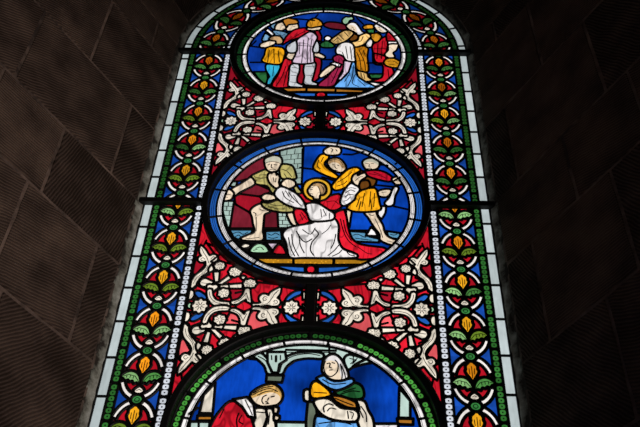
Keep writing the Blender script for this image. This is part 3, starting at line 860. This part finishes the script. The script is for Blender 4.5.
for sx, cz, row, side in PANELS:
    where = 'under the topmost medallion' if row == 'upper' else 'under the middle medallion'
    root = empty('scroll_panel', 'red panel of white scrollwork %s, %s of its short upright bar' % (where, side), 'stained glass',
                 'scrollwork panels between the medallions', W(sx*205, cz))
    inv = Matrix.Translation(root.location).inverted()
    fn = (lambda a, b, sx=sx, cz=cz: (-sx*a, b+cz))
    rk = 'crimson' if row == 'upper' else 'ruby'
    # scroll unit is drawn for the left side (negative u)
    drawn_panel(root, SP, base, 'ruby_pane', rk, cz, fn, True, 4.1, [('root', h, q) for _, h, q in strokes], (1,1,1) if row == 'lower' else (.86,.87,.9), 3.6)
    for ch in root.children: ch.matrix_parent_inverse = inv
# ------------------------------------------------------------------ side borders
def cell_partition():
    F = [(-61,0),(61,0),(61,177),(-61,177)]
    P = [('blue_pane', 'blue_field', F, 'x')]
    P.append(('red_pane', 'red_field', ell(0, 88.5, 59, 82, 32), 'x'))
    def arc_piece(sx, top):
        pts = []
        a0, a1 = (17, 76) if top else (-76, -17)
        N = 7
        for i in range(N+1):
            a = math.radians(a0+(a1-a0)*i/N); pts.append((sx*66*math.cos(a), 88.5+92*math.sin(a)))
        for i in range(N, -1, -1):
            a = math.radians(a0+(a1-a0)*i/N); pts.append((sx*49*math.cos(a), 88.5+70*math.sin(a)))
        return pts
    for sx in (-1, 1):
        for tp in (True, False): P.append(('arc', 'arc_white', arc_piece(sx, tp), 'x'))
    P.append(('flower', 'gold_leaf', [(0,158),(6,150),(7,140),(11,145),(14,139),(13,130),(16,123),(12,112),(6,102),(0,90),(-6,102),(-12,112),(-16,123),(-13,130),(-14,139),(-11,145),(-7,140),(-6,150)], ''))
    for sx in (-1, 1):
        lf = [(3,56),(9,78),(20,93),(36,98),(50,92),(60,80),(52,77),(46,70),(38,74),(32,66),(24,70),(18,60),(12,64)]
        P.append(('leaf', 'leaf_green', [(sx*x, y) for x, y in lf], ''))
    P.append(('bud', 'cream', [(0,44),(12,32),(9,25),(0,22),(-9,25),(-12,32)], ''))
    for z in (0, 177): P.append(('rosette', 'node_green', ell(0, z, 19, 18.5, 14), 'x'))
    polys = []; info = []; gid = []
    for i, (a, b, q, fl) in enumerate(P):
        q = q if fl == 'x' else grow(smooth(q, True, 2), 4.6)
        polys.append(q); info.append((a, b)); gid.append(i)
    v, tris, lead = partition(polys, gid)
    # leave out lead along the cell's own ends
    L = [(v[a], v[b]) for a, b in lead if not (abs(v[a][0]) > 60.5 and abs(v[b][0]) > 60.5)
         and not (abs(v[a][1]-v[b][1]) < 1e-3 and (v[a][1] < 1e-3 or v[a][1] > 176.99))]
    return v, tris, L, info
CV, CT, CL, CI = cell_partition()
_T, _I = {}, []
for i, inf in enumerate(CI):
    if i not in CT: continue
    for c in (components(CV, CT[i], 60) if i < 2 else [CT[i]]): _T[len(_I)] = c; _I.append(inf)
CT, CI = _T, _I
CS = []
for sx in (-1, 1):
    for q in ([(6,62),(20,82),(40,88),(54,82)], [(24,84),(25,73)], [(34,87),(35,76)], [(44,87),(45,77)]):
        CS += [((sx*a[0], a[1]), (sx*b[0], b[1]), 1.2) for a, b in polyseg(q)]
for q in ([(0,98),(0,140)], [(-7,112),(-8,132)], [(7,112),(8,132)]): CS += [(a, b, 1.3) for a, b in polyseg(q)]
CS += [(a, b, 1.3) for a, b in polyseg(ell(0, 0, 7, 7, 10)+[(7,0)])] + [(a, b, 1.2) for a, b in polyseg([(-7,31),(0,36),(7,31)])]
LEAF = dict(mint=(1.15,1.1,1.1), olive=(.62,.5,.12), green=(.3,.5,.3), dark=(.14,.26,.14))
GOLD = dict(y=(1,1,.8), o=(.95,.72,.55), b=(.52,.3,.3), n=(.3,.16,.12))
def spath(side):
    def f(s, X):
        r = 485+X
        if s <= 960: return (side*r, s)
        t = (s-960)/485.0; return (side*r*math.cos(t), 960+r*math.sin(t))
    return f
def leafless(t, k): return tuple(a*k for a in t)
PROTO = {}
def flower_cell(root, side, s0, s1, gold, ll, lr, tone=1.0, redt=1.0):
    fn = spath(side); k = (s1-s0)/177.0
    m = lambda x, z: fn(s0+z*k, x*side)   # keep picture left/right the same on both sides
    straight = s1 <= 950
    mm = lambda x, z: fn(s0+z*k, x if side > 0 else -x)
    main = None; objs = []
    first_leaf = True
    for i, (part, key) in enumerate(CI):
        if i not in CT: continue
        if part == 'rosette' and i == len(CI)-1 and False: continue
        col = {'blue_pane': (tone,)*3, 'red_pane': (redt,)*3, 'arc': (.55+.45*tone,)*3, 'bud': (.6+.4*tone,)*3, 'rosette': (tone,)*3}.get(part, (1,1,1))
        if part == 'flower': col = leafless(GOLD[gold], .3+.7*tone)
        if part == 'leaf':
            which = ll if first_leaf else lr; first_leaf = False; col = leafless(LEAF[which], .25+.75*tone)
        pk = (i, side)
        if straight and pk in PROTO:
            o = PROTO[pk].copy(); C.objects.link(o); o.parent = None; base_s = PROTO[('s', side)]
            o.location = (0, 0, (s0-base_s)/1000.0)
        else:
            o = link(part, facemesh(part, CV, CT[i], key, mm))
            if straight: PROTO[pk] = o; PROTO.setdefault(('s', side), s0)
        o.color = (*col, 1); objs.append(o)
    for nm, mk in (('lead', lambda: leadmesh([(mm(*a), mm(*b)) for a, b in CL], 5.4)), ('painted_lines', lambda: strokemesh([(mm(*a), mm(*b), h) for a, b, h in CS]))):
        pk = (nm, side)
        if straight and pk in PROTO:
            o = PROTO[pk].copy(); C.objects.link(o); o.location = (0, 0, (s0-PROTO[('s', side)])/1000.0)
        else:
            o = link(nm, mk())
            if straight: PROTO[pk] = o
        objs.append(o)
    main = objs[[q[0] for q in CI].index('flower')]; main.name = 'flower_motif'; main.parent = root
    dm = Vector(main.location)
    for o in objs:
        if o is main: continue
        o.parent = main; o.location = Vector(o.location) - dm
    return main
def border_run(root, side, s0, s1, cells, woff, wstep, poff, tone=1.0, gtone=1.0):
    fn = spath(side)
    for c in cells: flower_cell(root, side, *c)
    segs = []
    def breaks(off, step):
        b = [s0]; k = math.floor((s0-off)/step)+1
        while off+k*step < s1-8:
            if off+k*step > s0+8: b.append(off+k*step)
            k += 1
        return b+[s1]
    B = breaks(poff, 130.0)
    for a, b in zip(B, B[1:]):
        if b-a < 14: continue
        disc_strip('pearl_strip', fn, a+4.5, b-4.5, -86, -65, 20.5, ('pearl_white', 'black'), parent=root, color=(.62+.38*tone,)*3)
        segs.append((fn(a, -90), fn(a, -62), 4.5))
    B = breaks(poff+45, 130.0)
    for a, b in zip(B, B[1:]):
        if b-a < 14: continue
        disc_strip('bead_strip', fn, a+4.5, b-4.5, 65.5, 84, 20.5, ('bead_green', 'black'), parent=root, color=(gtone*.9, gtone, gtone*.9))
        segs.append((fn(a, 62), fn(a, 88), 4.5))
    B = breaks(woff, wstep)
    for a, b in zip(B, B[1:]):
        if b-a < 10: continue
        pane_strip('clear_pane', fn, a+3, b-3, 91, 119, 'clear', root, (.55+.45*tone,)*3, 6)
        segs.append((fn(a, 88), fn(a, 122), 4.2))
    n = max(2, int((s1-s0)/ (22 if s1 > 980 else 400)))
    for X, h in ((-90, 5.5), (-62.5, 4.2), (62.5, 4.2), (87.5, 4.4), (122, 4.5)):
        p = [fn(s0+(s1-s0)*i/n, X) for i in range(n+1)]; segs += [(a, b, h) for a, b in polyseg(p)]
    link('lead', leadmesh(segs, 4), root)
N0 = 53.0
def straight_cells(k0, k1, spec, tone, redt):
    out = []
    for i, k in enumerate(range(k0, k1)):
        s1 = N0 - 177.0*k; g, l, r = spec[i % len(spec)]; out.append((s1-177, s1, g, l, r, tone, redt))
    return out
GB = 'border panels down the sides of the window'
def bpanel(lab, side, z0, z1, *a, **k):
    root = empty('border_panel', lab, 'stained glass', GB, W(side*500, (z0+z1)/2)); inv = Matrix.Translation(root.location).inverted()
    border_run(root, side, z0, z1, *a, **k)
    for ch in root.children: ch.matrix_parent_inverse = inv
LL = [('y','mint','olive'),('y','olive','olive'),('y','olive','olive'),('o','mint','mint'),('o','mint','green'),('y','olive','olive'),('y','olive','green')]
LR = [('o','mint','mint'),('o','olive','olive'),('y','mint','green'),('y','mint','olive'),('o','mint','green'),('y','mint','green'),('y','olive','green')]
UL = [('b','green','green'),('y','dark','green'),('o','olive','olive'),('o','dark','mint'),('y','olive','olive')]
UR = [('o','dark','green'),('b','olive','mint'),('y','olive','mint'),('b','dark','dark'),('o','dark','dark')]
bpanel('tall flowered border panel below the crossbar, left of the kneeling saint medallion', -1, ZB, -8, straight_cells(0, 7, LL, 1.0, 1.0), -123, 140, -40, gtone=.58)
bpanel('tall flowered border panel below the crossbar, right of the kneeling saint medallion', 1, ZB, -8, straight_cells(0, 7, LR, 1.0, 1.0), -86, 141, -20, gtone=.68)
bpanel('flowered border panel between the two crossbars, on the left side of the window', -1, -8, 940, straight_cells(-5, 0, UL, .8, .75), 137, 152, 25, tone=.9, gtone=.32)  # both upper panels: glass colours darkened to stand for weaker daylight outside
bpanel('flowered border panel between the two crossbars, on the right side of the window', 1, -8, 940, straight_cells(-5, 0, UR, .8, .75), 156, 131, 25, tone=.9, gtone=.3)
root = empty('arched_border_panel', 'curved flowered border panel arching over the topmost medallion', 'stained glass', None, W(0, 1445)); inv = Matrix.Translation(root.location).inverted()
NS = [937, 1112, 1315, 1518, 1721.8]
for side in (-1, 1):
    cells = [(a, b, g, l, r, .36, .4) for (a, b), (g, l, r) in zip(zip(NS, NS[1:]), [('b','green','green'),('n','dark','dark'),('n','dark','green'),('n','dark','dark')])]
    border_run(root, side, 946, 1721.8, cells, 1000, 116, 1010, tone=.28, gtone=.12)  # weaker daylight behind the arch is put into its glass colours
for ch in root.children: ch.matrix_parent_inverse = inv
# ------------------------------------------------------------------ wrought iron frame
def prism_ring(name, cz, r0, r1, y0, y1, n=128, zmin=None):
    vs, fs = [], []
    A = [2*math.pi*i/n for i in range(n)]
    for a in A:
        c, s = math.cos(a), math.sin(a)
        for r, y in ((r0, y0), (r0, y1+.003), (r0+3, y1), (r1-3, y1), (r1, y1+.003), (r1, y0)): vs.append(W(r*c, cz+r*s, y))
    for i in range(n):
        j = (i+1) % n
        if zmin is not None and (vs[6*i][2] < zmin or vs[6*j][2] < zmin): continue
        for k in range(5): fs.append((6*i+k, 6*j+k, 6*j+k+1, 6*i+k+1))
    return mesh(name, vs, fs, IRON)
def setp(o, lab, cat, group=None):
    o['label'] = lab; o['category'] = cat
    if group: o['group'] = group
def recentre(o, p):
    o.data.transform(Matrix.Translation(-Vector(p))); o.location = p
for cz, lab in ((0, 'black iron ring clasping the middle medallion'), (946, 'black iron ring clasping the topmost medallion'), (-950, 'black iron ring clasping the lowest medallion')):
    o = link('iron_ring', prism_ring('iron_ring', cz, 377, 400, -.001, -.031, zmin=W(0, ZB)[2] if cz == -950 else None))
    setp(o, lab, 'iron frame', 'iron rings around the medallions'); recentre(o, W(0, cz))
def iron_bar(lab, u0, u1, w0, w1, y0=-.001, y1=-.024, grp='iron glazing bars of the window'):
    bm = bmesh.new(); bmesh.ops.create_cube(bm, size=1)
    for q in bm.verts: q.co = Vector(((u0+u1)/2000+q.co.x*(u1-u0)/1000, (y0+y1)/2+q.co.y*(y0-y1), (w0+w1)/2000+ZO+q.co.z*(w1-w0)/1000))
    bmesh.ops.bevel(bm, geom=bm.edges[:], offset=.002, segments=1, affect='EDGES')
    me = bpy.data.meshes.new('iron_bar'); bm.to_mesh(me); bm.free(); me.materials.append(IRON)
    o = link('iron_bar', me); setp(o, lab, 'iron bar', grp); recentre(o, ((u0+u1)/2000, (y0+y1)/2, (w0+w1)/2000+ZO)); return o
for w0, nm in ((-16, 'level with the middle medallion'), (929, 'level with the topmost medallion')):
    for sx, sd in ((-1, 'left'), (1, 'right')):
        a, b = sorted((sx*392, sx*622)); iron_bar('short black iron crossbar over the %s border, %s' % (sd, nm), a, b, w0, w0+22)
iron_bar('short upright black iron bar joining the topmost and middle rings', -15, 15, 398, 549)
iron_bar('short upright black iron bar joining the middle and lowest rings', -15, 15, -552, -398)
# pale bead slips beside the upright bars are part of the scroll panels
# ------------------------------------------------------------------ stone embrasure
def stone_mat():
    m = bpy.data.materials.new('tooled_sandstone'); m.use_nodes = True; nt = m.node_tree; b = nt.nodes['Principled BSDF']
    b.inputs['Roughness'].default_value = .95; b.inputs['Specular IOR Level'].default_value = .1
    geo = nd(nt, 'ShaderNodeNewGeometry'); uv = nd(nt, 'ShaderNodeUVMap'); 
    sep = nd(nt, 'ShaderNodeSeparateXYZ'); nt.links.new(uv.outputs[0], sep.inputs[0])
    # each block's tooling leans its own way
    rnd = geo.outputs['Random Per Island']
    ang = mathn(nt, 'MULTIPLY_ADD', rnd, 1.5, .15)
    ca = mathn(nt, 'COSINE', ang, 0); sa = mathn(nt, 'SINE', ang, 0)
    n0 = nd(nt, 'ShaderNodeTexNoise'); n0.inputs['Scale'].default_value = 9; nt.links.new(uv.outputs[0], n0.inputs['Vector'])
    t = mathn(nt, 'ADD', mathn(nt, 'MULTIPLY', sep.outputs[0], ca), mathn(nt, 'MULTIPLY', sep.outputs[1], sa))
    t = mathn(nt, 'ADD', t, mathn(nt, 'MULTIPLY', n0.outputs['Fac'], .02))
    wv = mathn(nt, 'SINE', mathn(nt, 'MULTIPLY', t, 620.0), 0)
    n1 = nd(nt, 'ShaderNodeTexNoise'); n1.inputs['Scale'].default_value = 7; n1.inputs['Detail'].default_value = 6
    nt.links.new(uv.outputs[0], n1.inputs['Vector'])
    n2 = nd(nt, 'ShaderNodeTexNoise'); n2.inputs['Scale'].default_value = 90; n2.inputs['Detail'].default_value = 4
    nt.links.new(uv.outputs[0], n2.inputs['Vector'])
    h = mathn(nt, 'ADD', mathn(nt, 'MULTIPLY', wv, .5), mathn(nt, 'MULTIPLY', n2.outputs['Fac'], 1.6))
    bp = nd(nt, 'ShaderNodeBump'); bp.inputs['Strength'].default_value = .9; bp.inputs['Distance'].default_value = .003
    nt.links.new(h, bp.inputs['Height']); nt.links.new(bp.outputs[0], b.inputs['Normal'])
    cr = nd(nt, 'ShaderNodeValToRGB'); cr.color_ramp.elements[0].color = (.035,.023,.017,1); cr.color_ramp.elements[1].color = (.2,.135,.1,1)
    cr.color_ramp.elements[0].position = .3; cr.color_ramp.elements[1].position = .72
    e = cr.color_ramp.elements.new(.5); e.color = (.1,.068,.055,1)
    tt = mathn(nt, 'ADD', mathn(nt, 'MULTIPLY', n1.outputs['Fac'], .75), mathn(nt, 'MULTIPLY', rnd, .2))
    tt = mathn(nt, 'ADD', tt, mathn(nt, 'MULTIPLY', mathn(nt, 'MULTIPLY', wv, n2.outputs['Fac']), .2))  # groove shading of the tooling also put into the colour, besides the bump
    nt.links.new(tt, cr.inputs[0]); nt.links.new(cr.outputs[0], b.inputs['Base Color'])
    return m
STONE = stone_mat()
def lime_mat():
    m = bpy.data.materials.new('weathered_lit_lime_pointing'); m.use_nodes = True; nt = m.node_tree; b = nt.nodes['Principled BSDF']
    b.inputs['Roughness'].default_value = .95; tc = nd(nt, 'ShaderNodeTexCoord')
    n = nd(nt, 'ShaderNodeTexNoise'); n.inputs['Scale'].default_value = 16; n.inputs['Detail'].default_value = 6; n.inputs['Roughness'].default_value = .65
    nt.links.new(tc.outputs['Object'], n.inputs['Vector'])
    sp = nd(nt, 'ShaderNodeSeparateXYZ'); nt.links.new(tc.outputs['Object'], sp.inputs[0])
    dpt = mathn(nt, 'MULTIPLY_ADD', sp.outputs[1], 9.0, .12)  # paler toward the glass: window light on the fillet painted into its colour
    cr = nd(nt, 'ShaderNodeValToRGB'); cr.color_ramp.elements[0].position = .36; cr.color_ramp.elements[0].color = (.045,.036,.028,1)
    cr.color_ramp.elements[1].position = .72; cr.color_ramp.elements[1].color = (.75,.76,.70,1)
    e = cr.color_ramp.elements.new(.5); e.color = (.34,.34,.29,1)
    nt.links.new(mathn(nt, 'ADD', n.outputs['Fac'], dpt), cr.inputs[0]); nt.links.new(cr.outputs[0], b.inputs['Base Color'])
    bp = nd(nt, 'ShaderNodeBump'); bp.inputs['Strength'].default_value = 1; bp.inputs['Distance'].default_value = .004
    nt.links.new(n.outputs['Fac'], bp.inputs['Height']); nt.links.new(bp.outputs[0], b.inputs['Normal'])
    return m
def mortar_mat():
    m = bpy.data.materials.new('sooty_lime_mortar'); m.use_nodes = True; nt = m.node_tree; b = nt.nodes['Principled BSDF']
    b.inputs['Roughness'].default_value = .95; tc = nd(nt, 'ShaderNodeTexCoord')
    n = nd(nt, 'ShaderNodeTexNoise'); n.inputs['Scale'].default_value = 7; n.inputs['Detail'].default_value = 7; n.inputs['Roughness'].default_value = .7
    nt.links.new(tc.outputs['Object'], n.inputs['Vector'])
    cr = nd(nt, 'ShaderNodeValToRGB'); cr.color_ramp.elements[0].position = .38; cr.color_ramp.elements[0].color = (.045,.03,.024,1)
    cr.color_ramp.elements[1].position = .7; cr.color_ramp.elements[1].color = (.32,.22,.175,1)
    nt.links.new(n.outputs['Fac'], cr.inputs[0]); nt.links.new(cr.outputs[0], b.inputs['Base Color']); return m
MORTAR = mortar_mat()
RIM = lime_mat()
SPL = R(31); CS_, SN_ = math.cos(SPL), math.sin(SPL)
SP0, SP1 = 4.0, 1000.0; W0 = 628.0; SPRING = 960.0
def splay(side, s, w, d=0.0):   # d: proud of the wall
    return W(side*(W0+s*SN_ - d*CS_), w, -(.030 + (s*CS_ + d*SN_)/1000.0))
def vault(t, s, d=0.0):         # t: angle round the arch
    r = W0+s*SN_-d*CS_; return W(r*math.cos(t), SPRING+r*math.sin(t), -(.030+(s*CS_+d*SN_)/1000.0))
def block(vs, fs, uvs, fn, a0, a1, b0, b1, nx=1, g=3.4, ch=3.5, seed=0):
    """a rounded-edge stone face on a surface fn(a, b, d): mortar gap g, chamfer ch"""
    n = len(vs); rr = random.Random(seed); ox, oy = rr.random()*9, rr.random()*9; pr = rr.uniform(-.6, 1.2)
    nx = max(2, int((a1-a0)/45)); ny = max(2, int((b1-b0)/45))
    A = [a0+g] + [a0+g+ch+(a1-a0-2*g-2*ch)*i/nx for i in range(nx+1)] + [a1-g]
    Bv = [b0+g] + [b0+g+ch+(b1-b0-2*g-2*ch)*i/ny for i in range(ny+1)] + [b1-g]; la, lb = len(A), len(Bv)
    ja = [[rr.uniform(-1, 2.6) for _ in range(lb)] for _ in range(2)]; jb = [[rr.uniform(-1, 2.6) for _ in range(la)] for _ in range(2)]
    for i, a in enumerate(A):
        for j, b in enumerate(Bv):
            e = i in (0, la-1) or j in (0, lb-1); aa, bb = a, b
            if i < 2: aa += ja[0][j]
            if i > la-3: aa -= ja[1][j]
            if j < 2: bb += jb[0][i]
            if j > lb-3: bb -= jb[1][i]
            vs.append(fn(aa, bb, (-1.5 if e else 2.2+pr+rr.uniform(-.5, .5)))); uvs.append((ox+a/1000, oy+b/1000))
    for i in range(la-1):
        for j in range(lb-1): fs.append((n+i*lb+j, n+(i+1)*lb+j, n+(i+1)*lb+j+1, n+i*lb+j+1))
def stone_obj(name, vs, fs, uvs, mv, mf):
    me = bpy.data.meshes.new(name); k = len(vs); me.from_pydata(vs+mv, [], fs+[tuple(k+i for i in f) for f in mf])
    me.materials.append(STONE); me.materials.append(MORTAR); L = me.uv_layers.new(name='UVMap')
    for p in me.polygons:
        if p.index >= len(fs): p.material_index = 1
        for li in p.loop_indices:
            vi = me.loops[li].vertex_index; L.data[li].uv = uvs[vi] if vi < k else (0, 0)
    me.update(); o = link(name, me); o['kind'] = 'structure'; return o
BEDL = [-1500, -1100, -725, -330, -15, 373, 776, 960]
BEDR = [-1500, -1090, -702, -308, -5, 403, 822, 960]
JL = [[190,480,760],[374,700],[108,420,770],[366,640],[137,598,820],[366,660],[127,520]]
JR = [[150,500,780],[354,720],[126,480,790],[342,640],[120,548,830],[335,660],[140,520]]
FACE = 1500.0
for side, BED, J, nm in ((-1, BEDL, JL, 'wall_left'), (1, BEDR, JR, 'wall_right')):
    vs, fs, uvs = [], [], []
    fn = lambda a, b, d, side=side: splay(side, a, b, d)
    for c in range(len(BED)-1):
        js = [0] + J[c] + [SP1]
        for q in range(len(js)-1): block(vs, fs, uvs, fn, js[q], js[q+1], BED[c], BED[c+1], 1, seed=c*17+q+side*5+40)
    # the inner wall face beside the embrasure
    ye = -(.030 + SP1*CS_/1000); xe = W0+SP1*SN_
    f2 = lambda a, b, d, side=side: (side*(xe+a)/1000, ye-d/1000, b/1000+ZO)
    for c in range(len(BED)-1):
        js = [0, 380 if c % 2 else 560, 980, FACE]
        for q in range(3): block(vs, fs, uvs, f2, js[q], js[q+1], BED[c], BED[c+1], 1, seed=c*31+q+side*3+90)
    mv = [splay(side, -3, BED[0]), splay(side, SP1, BED[0]), splay(side, SP1, SPRING), splay(side, -3, SPRING)]
    mv += [f2(0, BED[0], 0), f2(FACE, BED[0], 0), f2(FACE, SPRING, 0), f2(0, SPRING, 0)]
    stone_obj(nm, vs, fs, uvs, mv, [(0,1,2,3), (4,5,6,7)])
# voussoirs of the splayed arch
vs, fs, uvs = [], [], []
fv = lambda a, b, d: vault(b/700.0, a, d)
NV = 11; rows = [0, 340, 660, SP1]
for q in range(3):
    n = NV + q
    for k in range(n):
        b0, b1 = math.pi*700*k/n, math.pi*700*(k+1)/n
        m = 3
        # keep the curve: cut each voussoir into three facets sharing one island
        st = len(vs); rr = random.Random(q*50+k); ox, oy = rr.random()*9, rr.random()*9
        A = [rows[q]+2.2, rows[q]+5, rows[q+1]-5, rows[q+1]-2.2]; Bv = [b0+2.5, b0+6] + [b0+6+(b1-b0-12)*i/6 for i in range(1, 6)] + [b1-6, b1-2.5]
        for i, a in enumerate(A):
            for j, b in enumerate(Bv):
                e = i in (0, 3) or j in (0, len(Bv)-1); vs.append(fv(a, b, -1.5 if e else 2.5)); uvs.append((ox+a/1000, oy+b/1000))
        nb = len(Bv)
        for i in range(3):
            for j in range(nb-1): fs.append((st+i*nb+j, st+(i+1)*nb+j, st+(i+1)*nb+j+1, st+i*nb+j+1))
mv, mf = [], []
for i in range(49):
    t = math.pi*i/48; mv += [vault(t, -3), vault(t, SP1)]
for i in range(48): mf.append((2*i, 2*i+1, 2*i+3, 2*i+2))
stone_obj('wall_arch', vs, fs, uvs, mv, mf)
# inner wall face above the springing
ye = -(.030 + SP1*CS_/1000); ro = W0+SP1*SN_; vs, fs = [], []
for i in range(49):
    t = math.pi*i/48; c, s = math.cos(t), math.sin(t); q = max(abs(c)/((ro+FACE)/1000), s/2.2); 
    vs += [W(ro*c, SPRING+ro*s, ye), (c/q, ye, SPRING/1000+ZO+s/q)]
fs = [(2*i, 2*i+1, 2*i+3, 2*i+2) for i in range(48)]
o = link('wall_front', mesh('wall_front', vs, fs, MORTAR)); o['kind'] = 'structure'
# outer masonry round the opening: stops daylight at the edges
def rimpath(off, y, z0=ZB-8):
    r = off; p = [W(r, z0, y)] + [W(r*math.cos(math.pi*i/64), SPRING+r*math.sin(math.pi*i/64), y) for i in range(65)] + [W(-r, z0, y)]
    return p
def loft(name, A, B, mat):
    vs = A+B; n = len(A); return link(name, mesh(name, vs, [(i, i+1, n+i+1, n+i) for i in range(n-1)], mat))
big = []
inn = rimpath(606, .012)
for p in inn:
    dx, dz = p[0], p[2]-(ZO+.4); q = max(abs(dx)/3.2, abs(dz)/4.0, 1e-6); big.append((dx/q, .012, ZO+.4+dz/q))
o = loft('wall_outer', inn, big, MORTAR); o['kind'] = 'structure'
# the pale pointing fillet that beds the glass, ragged like hand-laid lime
def ragged():
    N = 260; rows = []
    for k in range(4):
        row = []
        for i in range(N+1):
            s = ZB-8 + i*(2*(SPRING-ZB+8)+math.pi*615)/N
            t = s-SPRING
            j = .0 if k in (0,) else random.uniform(-2.6, 2.6)*(1 if k < 3 else 1.8)
            r = (605, 611, 622, 632)[k]+j; y = (-.001, -.008, -.020, -.034)[k]+j*.0003
            if t <= 0: row.append(W(r, s, y))
            elif t <= math.pi*615: a = t/615; row.append(W(r*math.cos(a), SPRING+r*math.sin(a), y))
            else: row.append(W(-r, SPRING-(t-math.pi*615), y))
        rows.append(row)
    vs = [p for r in rows for p in r]; fs = []
    for k in range(3):
        for i in range(N): a = k*(N+1)+i; fs.append((a, a+1, a+N+2, a+N+1))
    return mesh('trim_1', vs, fs, RIM)
o = link('trim_1', ragged()); o['kind'] = 'structure'
# sloping sill, wall below and floor
def quad(name, pts, mat, kind='structure'):
    o = link(name, mesh(name, pts, [(0,1,2,3)], mat)); o['kind'] = kind; return o
zb = ZB-6; e = W0+SP1*SN_
quad('wall_base', [W(-640, zb, .02), W(640, zb, .02), W(e, zb-400, -.03-SP1*CS_/1000), W(-e, zb-400, -.03-SP1*CS_/1000)], MORTAR)
quad('wall_lower', [(-3.2, -.03-SP1*CS_/1000, 0), (3.2, -.03-SP1*CS_/1000, 0), (3.2, -.03-SP1*CS_/1000, ZO+(zb-400)/1000), (-3.2, -.03-SP1*CS_/1000, ZO+(zb-400)/1000)], MORTAR)
quad('floor', [(-3.2, -6, 0), (3.2, -6, 0), (3.2, .02, 0), (-3.2, .02, 0)], MORTAR)
# ------------------------------------------------------------------ light, world, camera
w = bpy.data.worlds.new('sky'); sc.world = w; w.use_nodes = True
bg = w.node_tree.nodes['Background']; bg.inputs[0].default_value = (.55,.7,1,1); bg.inputs[1].default_value = .002
def light(name, typ, loc, target, energy, color=(1,1,1), size=1.0, angle=None):
    l = bpy.data.lights.new(name, typ); l.energy = energy; l.color = color
    if typ == 'AREA': l.size = size
    if angle is not None: l.angle = angle
    o = bpy.data.objects.new(name, l); C.objects.link(o); o.location = loc
    o.rotation_euler = (Vector(target)-Vector(loc)).to_track_quat('-Z', 'Y').to_euler(); return o
light('daylight', 'SUN', (0, 5, 8), (0, 0, ZO), 4.3, (1,.99,.98), angle=R(8))
sp_ = light('left_reveal_fill', 'SPOT', (2.3, -2.1, 2.4), (-.86, -.42, 3.6), 150, (1,.88,.8)); sp_.data.spot_size = R(46); sp_.data.spot_blend = 1; sp_.data.shadow_soft_size = .4  # added spot with no visible source, brightens the left reveal
light('room_fill', 'AREA', (.6, -5.2, 2.0), (0, 0, ZO), 5, (1,.9,.85), 1.6)  # added soft fill for the stone, no lamp known there
cam = bpy.data.cameras.new('camera'); co = bpy.data.objects.new('camera', cam); C.objects.link(co); sc.camera = co
f, yaw, pitch, roll, cx, cz = CAM
cam.sensor_width = 36; cam.lens = f*36/640; cam.clip_start = .05
sy, cy, sp, cp = math.sin(yaw), math.cos(yaw), math.sin(pitch), math.cos(pitch)
F = Vector((sy*cp, cy*cp, sp)); R0 = Vector((cy, -sy, 0)); U0 = R0.cross(F)
Rv = math.cos(roll)*R0 + math.sin(roll)*U0; Uv = -math.sin(roll)*R0 + math.cos(roll)*U0
M = Matrix((Rv, Uv, -F)).transposed().to_4x4(); M.translation = Vector((cx/1000, -2.2, cz/1000+ZO)); co.matrix_world = M
sc.view_settings.view_transform = 'Standard'
